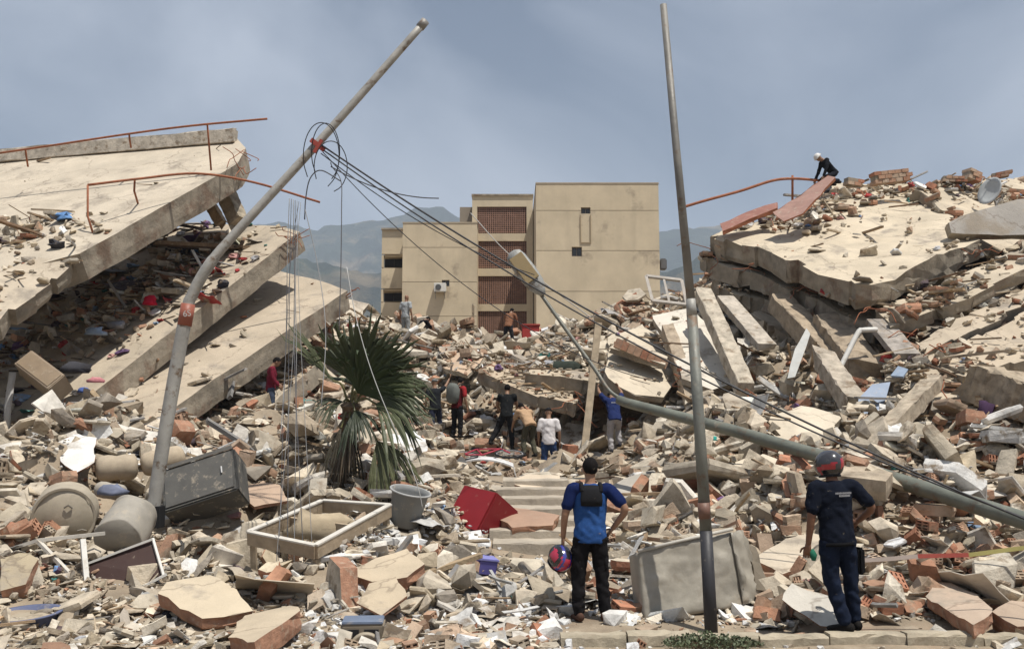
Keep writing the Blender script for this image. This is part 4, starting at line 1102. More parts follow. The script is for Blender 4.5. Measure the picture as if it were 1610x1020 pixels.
# ---------------------------------------------------------------- street furniture and salvaged things
def eul(yaw=0, pitch=0, roll=0):
    return Matrix.Rotation(R(yaw), 4, 'Z') @ Matrix.Rotation(R(pitch), 4, 'X') @ Matrix.Rotation(R(roll), 4, 'Y')
class Thing:
    """an Empty at the thing's base with parts given in world metres"""
    def __init__(s, name, loc, label, cat, group=None): s.o = empty(name, loc, label, cat, group); s.b = Vector(loc)
    def part(s, name, mb, m, color=None, parent=None, smooth=False, bevel=0):
        mb.v = [tuple(Vector(v)-s.b) for v in mb.v]
        return mb.build(name, M[m], parent or s.o, color, smooth, bevel)
def single(name, mb, m, label, cat, color=None, smooth=False, bevel=0, group=None):
    c = sum((Vector(v) for v in mb.v), Vector())/len(mb.v); lo = min(v[2] for v in mb.v); c.z = lo
    mb.v = [tuple(Vector(v)-c) for v in mb.v]
    o = mb.build(name, M[m], None, color, smooth, bevel); o.location = c
    return tag(o, label, cat, group)

# kerb and steps
kerb = None
px_edges = [880, 985, 1085, 1190, 1300, 1420, 1540, 1660]
M['kerbstone'] = mat('kerb_concrete', (.45, .39, .29), var=.35, scale=3, dust=.45, bump=.5, bscale=16)
kerb_root = bpy.data.objects.new('kerb', None); COL.objects.link(kerb_root); tag(kerb_root, 'low worn concrete kerb at the street edge', kind='structure')
for i in range(len(px_edges)-1):
    a, b = W(px_edges[i], 1000, 9.95), W(px_edges[i+1], 1000, 9.95)
    mb = MB(); 
    vs, fs, n_ = [], [], 9; rr = random.Random(i)
    for k in range(n_):
        x = a.x+.006+(b.x-a.x-.012)*k/(n_-1)
        for y, z in ((-.1,-.05),(-.1,.055),(-.075,.075),(.08,.078),(.1,.06),(.1,-.05)): vs.append((x+rr.gauss(0,.004), 9.95+y+rr.gauss(0,.006)+.012*math.sin(i*2.1), z*(1 if z > 0 else 1)+rr.gauss(0,.006)+.015*math.sin(i*1.7)))
    for k in range(n_-1):
        for j in range(6): p_, q_ = k*6+j, k*6+(j+1) % 6; fs.append((p_, q_, q_+6, p_+6))
    fs += [tuple(range(5,-1,-1)), tuple((n_-1)*6+j for j in range(6))]
    mb.add(vs, fs); mb.build('kerb_stone', M['kerbstone'], kerb_root)
st = Thing('concrete_steps', (W(845, 870, 14.5).x, 14.4, .3), 'flight of shallow concrete steps leading up through the rubble', 'steps')
M['step'] = mat('worn_step', (.47, .41, .33), var=.25, scale=2.2, dust=.35, bump=.5, bscale=14)
for i in range(7):
    y0 = 14.45+i*.56; z1 = .36+.125*(i+1); mb = MB()
    rr = random.Random(i+50); n_ = 9; vs, fs = [], []
    for k in range(n_):
        x = STEP_BOX[0]+(STEP_BOX[1]-STEP_BOX[0])*k/(n_-1)+(rr.uniform(-.12,.12) if k in (0, n_-1) else 0)
        for y, z in ((0,z1-.6),(0,z1-.02),(.02,z1),(1.0,z1+.01),(1.0,z1-.6)): vs.append((x, y0+y+rr.gauss(0,.008), z+rr.gauss(0,.006)))
    for k in range(n_-1):
        for j in range(5): p_, q_ = k*5+j, k*5+(j+1) % 5; fs.append((p_, q_, q_+5, p_+5))
    fs += [tuple(range(4,-1,-1)), tuple((n_-1)*5+j for j in range(5))]
    mb.add(vs, fs); st.part('step', mb, 'step')

# bent lamp post on the heap
lp = Thing('lamp_post', W(238, 815, 14.2), 'grey lamp post bent over the rubble with wires tangled round it', 'lamp post')
path = smooth_path([W(236,830,14.2), W(262,665,14.2), W(292,498,14.2), W(303,462,14.2), W(330,415,14.2), W(370,367,14.25), W(500,225,14.4), W(667,36,14.6)], 8)
rad = [.096 if i < 18 else .082 if i < 34 else .072 - .016*(i-34)/max(1, len(path)-35) for i in range(len(path))]
mb = MB(); mb.tube(path, rad, 14); lp.part('pole', mb, 'metal', (.42, .405, .37), smooth=True)
mb = MB(); mb.tube([W(296,478,14.2), W(290,512,14.2)], [.1, .102], 14); bandp = lp.part('painted_band', mb, 'plain', (.34, .11, .07), smooth=True)
fc = bpy.data.curves.new('number_mark', 'FONT'); fc.body = '6S'; fc.size = .125; fc.align_x = 'CENTER'; fc.align_y = 'CENTER'; fc.extrude = .002
M['white_print'] = mat('white_print', (.55, .53, .5), var=.2, bump=0)
ft = bpy.data.objects.new('t', fc); COL.objects.link(ft); tm = bpy.data.meshes.new_from_object(ft.evaluated_get(bpy.context.evaluated_depsgraph_get())); bpy.data.objects.remove(ft); tm.materials.clear()
fo = link_mesh('number_mark', tm, M['white_print'], lp.o); fo['kind'] = 'stuff'
fo.location = W(294, 493, 14.085)-lp.b; fo.rotation_euler = (R(90), R(-8), 0)
mb = MB(); mb.tube([W(660,44,14.6), W(669,33,14.6)], .07, 12); lp.part('end_cap', mb, 'metal', (.3, .29, .27), smooth=True)
mb = MB(); mb.bar(W(489,220,14.32), W(510,236,14.32), .045, .07); mb.bar(W(494,240,14.3), W(506,220,14.3), .03, .05); lp.part('cable_bracket', mb, 'plain', (.38, .07, .05))
mb = MB(); mb.box(W(240,812,14.2), (.26, .26, .3)); lp.part('base', mb, 'dark')

# upright pole beside the canvas box
up = Thing('utility_pole', on_ground(1119, 10.5), 'tall upright grey green pole with a black painted foot beside the canvas box', 'pole')
j1, j2 = W(1086,470,10.75), W(1088,496,10.75)
mb = MB(); mb.tube([W(1043,8,11.0), W(1064,240,10.9), j1], [.040, .044, .049], 14); up.part('upper_shaft', mb, 'metal', (.22, .21, .19), smooth=True)
mb = MB(); mb.tube([j1, W(1087,484,10.75), j2], [.05, .055, .06], 14); up.part('collar', mb, 'metal', (.34, .33, .3), smooth=True)
mb = MB(); mb.tube([j2, W(1099,660,10.65), W(1110,838,10.55)], [.059, .060, .063], 14); up.part('lower_shaft', mb, 'metal', (.20, .205, .18), smooth=True)
mb = MB(); mb.tube([W(1110,834,10.55), on_ground(1119, 10.5, -.1)], [.0655, .069], 14); up.part('painted_foot', mb, 'plain', (.04, .04, .045), smooth=True)
mb = MB(); mb.tube([W(1106,790,10.545), W(1108,815,10.545)], [.0632, .0637], 14); up.part('rust_mark', mb, 'plain', (.20, .11, .08), smooth=True)

# fallen street lamp
fl = Thing('street_lamp', W(1700, 856, 10.9), 'fallen green grey street lamp lying across the slope with its head in the air', 'street lamp')
mb = MB(); mb.tube([W(1760,870,10.7), W(1610,818,12.0), W(1300,720,14.6), W(1150,676,16.0), W(985,633,17.6), W(972,628,17.7)], [.112, .110, .103, .095, .086, .082], 18); fl.part('pole', mb, 'metal', (.185, .195, .16), smooth=True)
arm = smooth_path([W(985,632,17.6), W(958,614,17.8), W(935,580,18.0), W(890,518,18.3), W(850,462,18.6), W(838,445,18.6)], 6)
mb = MB(); mb.tube(arm, [.075]+[.036]*(len(arm)-2)+[.034], 12); fl.part('arm', mb, 'metal', (.19, .19, .16), smooth=True)
ha, hb_ = W(806, 398, 18.7), W(852, 460, 18.55)
ax = (hb_-ha).normalized(); nf = Vector((-.25, -.93, .28)); nf = (nf-ax*nf.dot(ax)).normalized(); sd = ax.cross(nf)
def head_ring(t, w, h, lift): 
    c = ha.lerp(hb_, t); return [c+sd*(w*math.cos(a))+nf*(h*math.sin(a)+lift) for a in [2*math.pi*k/14 for k in range(14)]]
mb = MB(); rings = [head_ring(t, w, h, 0) for t, w, h in ((-.03, .07, .04), (.02, .15, .08), (.15, .185, .10), (.5, .195, .11), (.8, .17, .10), (.95, .11, .08), (1.05, .05, .05))]
vs = [p for r_ in rings for p in r_]; fs = [(i*14+k, i*14+(k+1) % 14, (i+1)*14+(k+1) % 14, (i+1)*14+k) for i in range(6) for k in range(14)]+[tuple(range(13, -1, -1)), tuple(84+k for k in range(14))]
mb.add(vs, fs); lh = fl.part('lamp_head', mb, 'metal', (.34, .34, .32), smooth=True)
mb = MB(); c = ha.lerp(hb_, .42); mb.add([c+sd*a*.14+ax*b*.30+nf*(.098+q) for q in (0, .035) for a, b in ((-1, -1), (1, -1), (1, 1), (-1, 1))], [(0,1,2,3),(7,6,5,4),(0,4,5,1),(1,5,6,2),(2,6,7,3),(3,7,4,0)])
fl.part('lens', mb, 'plain', (.36, .27, .14), parent=lh, bevel=.01)

# timber prop
pr = MB(); pr.bar(W(941,508,24.6), W(918,714,23.9), .17, .12, up=(0, 1, 0)); single('wooden_prop', pr, 'wood', 'long leaning timber prop standing before the dark hollow', 'wooden post', (.46, .37, .26))

# cables
def cable(pts, r, label, color=(.03, .03, .035), k=8, grp=None, name='cable'):
    mb = MB(); mb.tube(smooth_path(pts, k), r, 5); return single(name, mb, 'plain', label, 'cable', color, True, group=grp)
def span(a, b, sag, n=9): return [a.lerp(b, i/(n-1))-Vector((0, 0, sag*4*(i/(n-1))*(1-i/(n-1)))) for i in range(n)]
B0 = W(505, 228, 14.3)
cable(span(B0, W(1700, 852, 11.2), .35), .0135, 'thick black power cable sagging from the bent post across the whole scene')
cable(span(B0+Vector((0,.03,-.05)), W(1700, 846, 11.5), .46), .011, 'second black power cable just under the thick one')
cable(span(B0+Vector((.02,.02,-.1)), W(1030, 600, 15.5), .55), .007, 'thin dark wire sagging below the power cables towards the timber prop')
cable(span(B0+Vector((0,0,-.13)), W(840, 432, 17.5), .2), .008, 'thin wire running from the bent post to the street lamp head')
cable(span(W(520,262,14.3), W(690,312,14.6), .12), .009, 'short slack wire ending in the air beside the hazy hill')
cable([W(740,335,40), W(790,390,38), W(850,440,36), W(930,500,33)], .02, 'pale loose wire hanging across the terracotta screens', (.45, .42, .38))
cable([W(800,318+420,18), W(960,600,20), W(1000,610,20)], .008, 'thin wire trailing under the fallen lamp arm', (.1, .1, .1)) if False else None
cable([W(1090,570,22), W(1180,620,21), W(1330,690,19), W(1480,735,17)], .012, 'thin wire lying along the slope above the fallen pole', (.08, .08, .08))
for i, (cx, cy, rx, ry, ph) in enumerate(((505,245,28,52,.3), (512,240,22,46,.1), (520,262,26,40,.9))):
    pts = [W(cx+rx*math.cos(a), cy+ry*math.sin(a), 14.25+.12*math.sin(a+ph)) for a in [math.pi*.75+ph*.3+2*math.pi*.8*t/11 for t in range(12)]]
    cable(pts, .0075, ('large','middle','small')[i]+' loop of black cable coiled round the bent post', grp=None)
cable([W(520,255,14.3), W(522,262,14.3), W(536,285,14.2), W(537,330,14.1), W(536,420,14.0), W(533,520,13.9)], .007, 'single wire hanging straight down below the coiled loops', (.12, .12, .13))
cable([W(536,285,14.2), W(505,268,14.2), W(488,280,14.15), W(481,310,14.1), W(479,345,14.0)], .009, 'curved wire end hanging beside the coiled loops', (.05, .05, .06))
for i, (x0, x1, x2, py2) in enumerate(((452,446,441,690), (456,452,452,880), (462,470,462,905), (464,462,478,900), (468,480,492,915), (458,440,436,960), (466,455,430,990))):
    top = W(455+i*3, 312+i, 14.0-.03*i); e = W(x2, py2, 12.8-.12*i)
    e.z = max(e.z, hz(e.x, e.y))
    mid = W((x0+x1)/2, 560, 13.5-.08*i)
    cable([top, W(x0, 400, 13.85-.05*i), mid, e], .0055 if i < 4 else .004, f'{"first second third fourth fifth sixth seventh".split()[i]} of the wires hanging from the rusty rail before the palm', (.12, .12, .13) if i % 2 else (.28, .28, .28), grp='wires hanging from the rail')
cable([W(545,420,13.4), W(560,500,13.2), W(590,600,13.0), W(650,745,12.8), W(665,800,12.8)], .006, 'pale slanting wire crossing in front of the palm fan', (.5, .5, .48))
cable([W(480,330,14), W(500,420,13.8), W(512,520,13.4), W(505,640,13.0)], .006, 'faint slack wire beside the palm', (.3, .3, .3))

# rusty railings
def railing(label, pts, posts, r=.032, cat='railing'):
    t = Thing('roof_railing', pts[0], label, cat)
    mb = MB(); mb.tube(smooth_path(pts, 6), r, 8); t.part('rail', mb, 'rust', smooth=True)
    for a, m_, b in posts:
        mb = MB(); mb.tube([a, m_, b], r*.85, 7); t.part('post', mb, 'rust', smooth=True)
    return t
a = onslab('A', 330, 262, 0)
railing('long rusty pipe railing running above the topmost slab', [W(-120,258,28), W(60,232,27.5), W(200,211,27.2), W(300,198,27.0), W(420,187,26.8)], [(W(203,211,27.2), W(204,220,27.3), W(206,232,27.6)), (W(326,196,27.0), W(328,220,27.2), W(332,268,27.4)), (W(40,235,27.6), W(42,250,27.8), W(44,262,28))])
p0 = [W(138,291,24.3), W(220,281,25), W(310,273,25.6), W(400,287,26.3), W(503,318,27)]
railing('bent rusty railing with short posts on the near edge of the topmost slab', p0, [(p0[0], W(138,340,24.3), onslab('A',146,366)), (W(212,282,25), W(211,300,25), onslab('A',217,320)), ])
railing('rusty pipe railing on the crest of the crushed block', [W(1070,327,30.5), W(1110,315,30.5), W(1165,300,30.8), W(1215,284,31), W(1250,281,31.2), W(1290,284,31.5)], [(W(1246,276,31.2), W(1246,290,31.2), W(1246,315,31.4)),], r=.045)

# things on the crest of the crushed block
slab('sheet1', 'metal_sheet', [(1302,274),(1268,298),(1215,334),(1232,347),(1262,336),(1290,308),(1314,282)], [(1302,274,30.3),(1215,334,28.8),(1290,308,29.0)], .05, 'buckled rust red metal sheet on the crest of the crushed block', 'metal sheet', (.36,.21,.165), m='thing', edge='rust', relief=.05, jit=.02)
slab('sheet2', 'metal_sheet', [(1132,352),(1175,332),(1222,318),(1222,328),(1180,344),(1136,364)], [(1132,352,29.6),(1222,318,30.2),(1180,344,29.3)], .12, 'long rust red metal edge strip below the buckled sheet', 'metal sheet', (.33,.15,.11), m='thing', edge='rust', relief=.02, jit=.02)
ds = Thing('satellite_dish', W(1562,318,31), 'grey satellite dish tilted on the crest of the crushed block', 'satellite dish')
Md = Matrix.Translation(W(1556,300,31)) @ eul(-40, 68, -22)
mb = MB(); mb.lathe([(.001, -.10), (.15, -.095), (.3, -.06), (.42, 0), (.435, .01), (.43, .02), (.3, -.04), (.15, -.075), (.001, -.08)], 24, Md @ Matrix.Scale(1.12, 4, (0,1,0))); ds.part('reflector', mb, 'plain', (.48, .50, .50), smooth=True)
mb = MB(); mb.tube([Md @ Vector((0, .42, 0)), Md @ Vector((0, .3, .35)), Md @ Vector((0, .05, .42))], .016, 6); ds.part('feed_arm', mb, 'metal', (.3, .3, .3))
mb = MB(); mb.tube([Md @ Vector((0, 0, -.1)), W(1566,322,31.1), W(1566,345,31.1)], .035, 8); ds.part('mast', mb, 'metal', (.3, .3, .3))
def brick_lump(px, py, d, w, h, dp, yaw, roll, label, seed, rows=3, cols=5):
    """a torn piece of brick wall; every brick its own part"""
    t = Thing('brick_wall_piece', W(px, py, d), label, 'wall piece'); r = random.Random(seed); T_ = Matrix.Translation(W(px, py, d)) @ eul(yaw, 0, roll)
    mb = MB(); mb.box((0, 0, 0), (w*.94, dp*.86, h*.93)); mb.v = [tuple(T_ @ Vector(v)) for v in mb.v]; t.part('mortar', mb, 'slab_edge')
    for j in range(rows):
        for i in range(cols):
            if r.random() < .12 and j == rows-1: continue
            x = (i+.5+(.5 if j % 2 else 0))/cols*w-w/2
            if x > w/2+.02: continue
            mb = MB(); mb.box((x, r.uniform(-.02, .02), (j+.5)/rows*h-h/2), (w/cols*.92, dp*r.uniform(.95, 1.05), h/rows*.86)); mb.v = [tuple(T_ @ Vector(v)) for v in mb.v]
            t.part('brick', mb, 'clay', random.choice(P_CLAY))
brick_lump(1398, 279, 32.5, 1.25, .42, .4, 8, -8, 'jagged brick wall piece standing highest on the crest', 1)
brick_lump(1528, 277, 33.0, .55, .36, .4, 20, 14, 'small square brick lump near the satellite dish', 2, 3, 2)
brick_lump(1500, 283, 33.0, .8, .2, .4, -10, 4, 'low brick course left of the square brick lump'.replace('left of', 'next to'), 3, 2, 4)
brick_lump(1572, 276, 33.5, .55, .2, .3, -20, -8, 'dark red brick pair behind the satellite dish', 4, 2, 2)
brick_lump(1340, 287, 32.0, .5, .25, .3, 15, 5, 'small brick stub beside the kneeling man', 5, 2, 2)
brick_lump(1008, 556, 26.2, 1.5, .28, .3, -6, 24, 'sloping row of broken bricks under the cream panel lip', 6, 1, 8)

# window frame, bin, panels
def frame(name, q, label, cat, w, h, m, color, cross=(), thing=None):
    """rectangular frame of bars through four measured corners"""
    P = [W(*k) for k in q]; n = (P[1]-P[0]).cross(P[3]-P[0]).normalized()
    t = Thing(name, sum(P, Vector())/4, label, cat)
    for i in range(4): mb = MB(); e = (P[(i+1) % 4]-P[i]).normalized()*w*.0; mb.bar(P[i]-e, P[(i+1) % 4]+e, w, h, up=n); t.part('frame_bar', mb, m, color, bevel=min(w, h)*.06)
    for (i, a, j, b) in cross:
        mb = MB(); mb.bar(P[i].lerp(P[(i+1) % 4], a), P[j].lerp(P[(j+1) % 4], b), w*.7, h*.7, up=n); t.part('cross_bar', mb, m, color)
    return t, P
frame('window_frame', [(1016,434,33),(1072,441,32.4),(1080,479,31.8),(1026,473,32.3)], 'pale empty window frame thrown on top of the mound', 'window frame', .1, .1, 'thing', (.55,.50,.44), [(0,.5,2,.5)])
rb = Thing('waste_bin', W(834, 537, 41), 'red plastic bin standing among the debris before the terracotta screens', 'bin')
c = W(834, 524, 41); mb = MB(); mb.box(c, (.72, .5, .6)); rb.part('body', mb, 'plain', (.45, .05, .04), bevel=.03)
mb = MB(); mb.box(c+Vector((0, 0, .33)), (.80, .58, .07)); rb.part('lid', mb, 'plain', (.5, .08, .06), bevel=.02)
slab('bluep', 'painted_board', [(1344,665),(1350,626),(1372,603),(1400,600),(1392,630),(1368,662)], [(1344,665,20.6),(1368,662,20.6),(1400,600,21.5)], .05, 'slate blue painted board leaning on the slope of the crushed block', 'board', (.30,.36,.46), m='thing', edge='thing', relief=.005, jit=.02, away=True)
slab('bluep2', 'painted_board', [(1400,590),(1412,575),(1428,580),(1420,592)], [(1400,590,21.6),(1428,580,21.6),(1412,575,22)], .05, 'small slate blue board above the larger blue one', 'board', (.30,.37,.47), m='thing', edge='thing', relief=.005, jit=.01, away=True)
slab('shard1', 'grey_panel', [(1238,594),(1250,548),(1268,515),(1274,524),(1262,560),(1250,592)], [(1238,594,22.8),(1250,592,22.8),(1270,517,24)], .08, 'narrow pale grey panel standing up in the brick heap', 'panel', (.50,.50,.47), m='thing', edge='slab_edge', relief=.005, jit=.02, away=True)
pp = MB(); pp.tube(smooth_path([W(1308,603,22.6), W(1330,560,22.8), W(1349,523,23), W(1356,519,23.05), W(1378,518,23.2)], 4), .06, 8); single('bent_pipe', pp, 'thing', 'white pipe bent over at the top below the roof slab corner', 'pipe', (.70,.68,.63), True)
pp = MB(); pp.tube([W(10,698,22.4), W(12,640,22.3), W(20,585,22.3)], .075, 10); single('drain_pipe', pp, 'thing', 'white drain pipe standing upright under the tilted roof strip', 'pipe', (.66,.65,.62), True)

# cabinet stranded on the tilted floor
def box_from(q0, q1, q2, depth, name, label, cat, m, color, d_, panel=None, lip=.05):
    """box whose front face has corners q0 (origin), q1 (along) and q2 (up), measured; goes back by depth"""
    a, b, c = W(*q0), W(*q1), W(*q2); e1, e2 = b-a, c-a; e2 = e2-e1*(e2.dot(e1)/e1.length_squared); n = e1.cross(e2).normalized()
    if n.y < 0: n = -n
    t = Thing(name, a, label, cat); mb = MB()
    P = [a, a+e1, a+e1+e2, a+e2]; P = P+[p+n*depth for p in P]
    mb.add(P, [(0,1,2,3),(7,6,5,4),(0,4,5,1),(1,5,6,2),(2,6,7,3),(3,7,4,0)]); t.part('body', mb, m, color, bevel=.02)
    if panel:
        u, v = e1.normalized()*lip, e2.normalized()*lip; mb = MB()
        Q = [a+u+v-n*.02, a+e1-u+v-n*.02, a+e1+e2-u-v-n*.02, a+e2+u-v-n*.02]; Q = Q+[p+n*.018 for p in Q]
        mb.add(Q, [(0,1,2,3),(7,6,5,4),(0,4,5,1),(1,5,6,2),(2,6,7,3),(3,7,4,0)]); t.part('door', mb, m, panel, bevel=.004)
    return t, (a, e1, e2, n)
box_from((74,612,21.6), (102,589,21.8), (28,566,22.0), .6, 'cabinet', 'dusty brown cabinet tipped over on the tilted floor under the roof strip', 'cabinet', 'thing', (.36,.28,.20), 22, (.30,.225,.15))
# dark wardrobe lying behind the bent post
t, (a, e1, e2, n) = box_from((256,806,14.5), (374,768,14.5), (258,738,14.9), .5, 'wardrobe', 'dark grey wardrobe lying on its side behind the bent post', 'wardrobe', 'thing', (.10,.097,.088), 14, (.115,.11,.10))
mb = MB(); mb.bar(a+e1*.1+e2*1.0-n*.03, a+e1*.98+e2*1.0-n*.03, .05, .05); t.part('top_trim', mb, 'thing', (.25,.24,.22))
mb = MB(); mb.bar(a+e1*.82+e2*.45-n*.04, a+e1*.82+e2*.6-n*.04, .02, .02); t.part('handle', mb, 'metal', (.4,.4,.4))
# red cabinet by the steps
t, (a, e1, e2, n) = box_from((699,822,15.6), (750,836,15.1), (722,760,15.9), .62, 'red_cabinet', 'red painted cabinet tipped on its corner beside the steps', 'cabinet', 'plain', (.22,.014,.018), 15.6, (.27,.016,.022), .012)
# grey tub
tb = Thing('plastic_tub', W(632,862,14.3), 'large grey plastic tub beside the wooden table frame', 'tub')
pt_ = W(634,862,14.1); pt_.z = max(pt_.z, hz(pt_.x, pt_.y)+.05); Mt = Matrix.Translation(pt_) @ eul(0, 10, 12) @ Matrix.Scale(.86, 4)
mb = MB(); mb.lathe([(.001, .0), (.22, 0), (.235, .03), (.30, .54), (.33, .55), (.33, .58), (.30, .58), (.285, .5), (.2, .05), (.001, .04)], 28, Mt); tb.part('shell', mb, 'thing', (.24,.245,.24), smooth=True)
mb = MB(); mb.tube([Mt @ Vector((.33*math.cos(a), .33*math.sin(a), .57)) for a in [2*math.pi*k/28 for k in range(29)]], .014, 6, False); tb.part('rim', mb, 'plain', (.42,.42,.41), smooth=True)

# upturned table frame with a bundle in it
t, P = frame('table_frame', [(391,846,12.6),(507,796,13.9),(613,803,13.5),(496,868,12.1)], 'large wooden table frame lying legs down with a tan bundle inside', 'table', .06, .16, 'wood', (.42,.33,.23), [(0,.52,2,.48)])
nrm = (P[1]-P[0]).cross(P[3]-P[0]).normalized(); nrm = nrm if nrm.z > 0 else -nrm
for i in range(4):
    q, s_ = P[i], P[(i+1) % 4]; mb = MB(); mb.bar(q+nrm*.09, s_+nrm*.09, .075, .02, up=nrm); t.part('top_edge', mb, 'thing', (.66,.62,.55))
for i in range(4):
    mb = MB(); c = sum(P, Vector())/4; q = P[i].lerp(c, .06); mb.bar(q-nrm*.1, q-nrm*.75+Vector((.03*i, 0, 0)), .07, .07); t.part('leg', mb, 'wood', (.42,.34,.24))
V, T_, fc_ = rag_proto(3); mb = MB(); c = (P[0]+P[1]+P[2]+P[3])/4+Vector((-.02, .05, -.03))
mb.add([Vector((v[0]*.95, v[1]*.6, v[2]*.9))+c for v in V], [tuple(f) for f in T_]); single('cloth_bundle', mb, 'cloth', 'tan cloth bundle lying inside the wooden table frame', 'bundle', (.48,.39,.27), True)

# overturned table with dark top and white legs
t = Thing('overturned_table', W(195,945,12.0), 'overturned table with dark brown top and pale metal legs', 'table')
cs = [W(140,886,12.1), W(240,848,12.3), W(257,906,12.05), W(144,943,11.9)]; n = (cs[1]-cs[0]).cross(cs[3]-cs[0]).normalized(); n = n if n.y > 0 else -n
mb = MB(); mb.add(cs+[p+n*.035 for p in cs], [(0,1,2,3),(7,6,5,4),(0,4,5,1),(1,5,6,2),(2,6,7,3),(3,7,4,0)]); t.part('table_top', mb, 'plain', (.055,.026,.02))
for a, b, w in (((130,848,12.15),(139,946,11.85),.06), ((240,846,12.28),(258,908,12.0),.03), ((138,948,11.85),(190,940,11.85),.05), ((190,940,11.85),(262,902,12.0),.035), ((136,886,12.08),(240,847,12.26),.03)):
    mb = MB(); mb.bar(W(*a), W(*b), w, w*.8); t.part('leg' if w > .05 else 'rail', mb, 'thing', (.70,.68,.63))
for a, b in (((0,868,12.3),(60,849,12.2)), ((60,850,12.2),(110,902,12.0)), ((60,849,12.2),(165,838,12.4))):
    mb = MB(); mb.bar(W(*a), W(*b), .05, .04); t.part('leg', mb, 'thing', (.62,.58,.51))

# drums
def drum(px, py, d, r, L, yaw, pitch, label, color, open_=False, bulge=0.02):
    t = Thing('drum', W(px, py, d), label, 'drum'); T0 = Matrix.Translation(W(px, py, d)) @ eul(yaw, pitch)
    mb = MB(); prof = [(r*.9, -.0), (r, 0), (r+.015, .02), (r, .05), (r+bulge*.6, L*.3), (r+.012, L*.33), (r+bulge, L*.5), (r+.015, L*.66), (r, L*.95), (r+.015, L*.98), (r, L), (r*.9, L+.01), (.001, L+.01)]
    mb.lathe(prof[1:], 30, T0); mb.v = [tuple(Vector(v)+Vector((1,1,1))*.035*noise.noise(Vector(v)*3.1)+Vector((1,-1,.5))*.012*noise.noise(Vector(v)*9)) for v in mb.v]; t.part('shell', mb, 'thing', color, smooth=True)
    if not open_:
        mb = MB(); mb.lathe([(.001, .035), (r*.90, .035), (r*.93, .03), (r*.95, -.012), (r*1.03, -.015), (r*1.035, .03)], 30, T0); lid = t.part('lid', mb, 'thing', tuple(k*.9 for k in color))
        for s in (-1, 1):
            mb = MB(); mb.tube([T0 @ Vector((s*r*.6-.05, r*.45, -.005)), T0 @ Vector((s*r*.6, r*.40, -.03)), T0 @ Vector((s*r*.6+.05, r*.45, -.005))], .012, 6); t.part('lug', mb, 'metal', (.3,.27,.22), lid)
        mb = MB(); mb.tube([T0 @ Vector((.0, -r*.35, -.01)), T0 @ Vector((.05, -r*.45, -.03)), T0 @ Vector((.1, -r*.33, -.01))], .012, 6); t.part('handle', mb, 'metal', (.2,.18,.15), lid)
    else:
        mb = MB(); mb.lathe([(.001, .3), (r*.93, .3)], 30, T0); t.part('inside', mb, 'dark')  # black disc stands in for the shade within the drum
    return t
drum(100, 814, 13.2, .38, .62, 22, -84, 'closed beige drum lying with its lid towards the street', (.44,.38,.29))
drum(186, 850, 12.8, .30, .6, 2, -62, 'open dusty grey drum lying behind the overturned table', (.36,.33,.28), True)
# rolled mattresses
def bolster(a, b, r, label, color):
    a, b = Vector(a), Vector(b); pts = [a.lerp(b, t) for t in (0, .04, .12, .3, .5, .7, .88, .96, 1)]
    mb = MB(); mb.tube(pts, [r*k for k in (.45, .8, .98, 1.04, .93, 1.03, .98, .8, .45)], 16); return single('rolled_mattress', mb, 'cloth', label, 'mattress', color, True)
bolster(W(150,737,15.7), W(217,733,15.9), .20, 'short rolled beige mattress behind the drums', (.47,.39,.29))
bolster(W(222,732,15.9), W(290,716,16.2), .19, 'rolled beige mattress half behind the bent post', (.50,.41,.30))
bolster(W(152,768,15.0), W(196,775,14.9), .12, 'small striped roll lying under the rolled mattress', (.42,.38,.32))

# white arched panel with a bicycle on it
ar = Thing('arched_panel', W(770,755,21.2), 'white arched panel with brown underside below the crouching helpers', 'panel')
mb = MB(); vs = []
a0, a1 = W(722,728,21.2), W(815,738,20.8)
for s in range(2):
    for k in range(13):
        t_ = k/12; p = a0.lerp(a1, t_)+Vector((0, 0, .36*(math.sin(math.pi*t_)**.6)*.45-.02 if k not in (0, 12) else -.38)); 
        for y in (0, .9): vs.append(p+Vector((0, y, .05*y-.03*s)))
fs = []
for k in range(12):
    i = 2*k; fs += [(i, i+1, i+3, i+2), (26+i, 28+i, 29+i, 27+i), (i, i+2, 28+i, 26+i), (i+1, 27+i, 29+i, i+3)]
fs += [(0, 26, 27, 1), (24, 25, 51, 50)]
mb.add(vs, fs); ar.part('sheet', mb, 'thing', (.80,.79,.77), smooth=False)
mb = MB(); mb.bar(W(726,755,21.3), W(730,732,21.6), .06, .5); ar.part('brace', mb, 'wood', (.3,.22,.14))
bk = Thing('bicycle', W(765,722,21.5), 'wrecked bicycle with a red frame lying on the white arched panel', 'bicycle')
Tb = Matrix.Translation(W(765,716,21.6)) @ eul(4, 14, 0)
for i, x in enumerate((-.5, .5)):
    ring = [Tb @ Vector((x+.31*math.cos(a), .31*math.sin(a), .0+.04*i)) for a in [2*math.pi*k/24 for k in range(25)]]
    mb = MB(); mb.tube(ring, .022, 6, False); w_ = bk.part('wheel', mb, 'dark', smooth=True)
    mb = MB(); mb.tube([Tb @ Vector((x+.285*math.cos(a), .285*math.sin(a), .04*i)) for a in [2*math.pi*k/24 for k in range(25)]], .008, 5, False); bk.part('rim', mb, 'metal', (.5,.5,.5), w_)
    mb = MB()
    for k in range(8): mb.tube([Tb @ Vector((x, 0, .04*i)), Tb @ Vector((x+.28*math.cos(k*.785), .28*math.sin(k*.785), .04*i))], .003, 4)
    sp_ = bk.part('spokes', mb, 'metal', (.5,.5,.5), w_); sp_['kind'] = 'stuff'
mb = MB()
J = {k: Tb @ Vector(v) for k, v in dict(r=(-.5,0,.02), b=(-.1,-.05,.03), s=(-.2,.42,.03), h=(.33,.42,.04), f=(.5,0,.06)).items()}
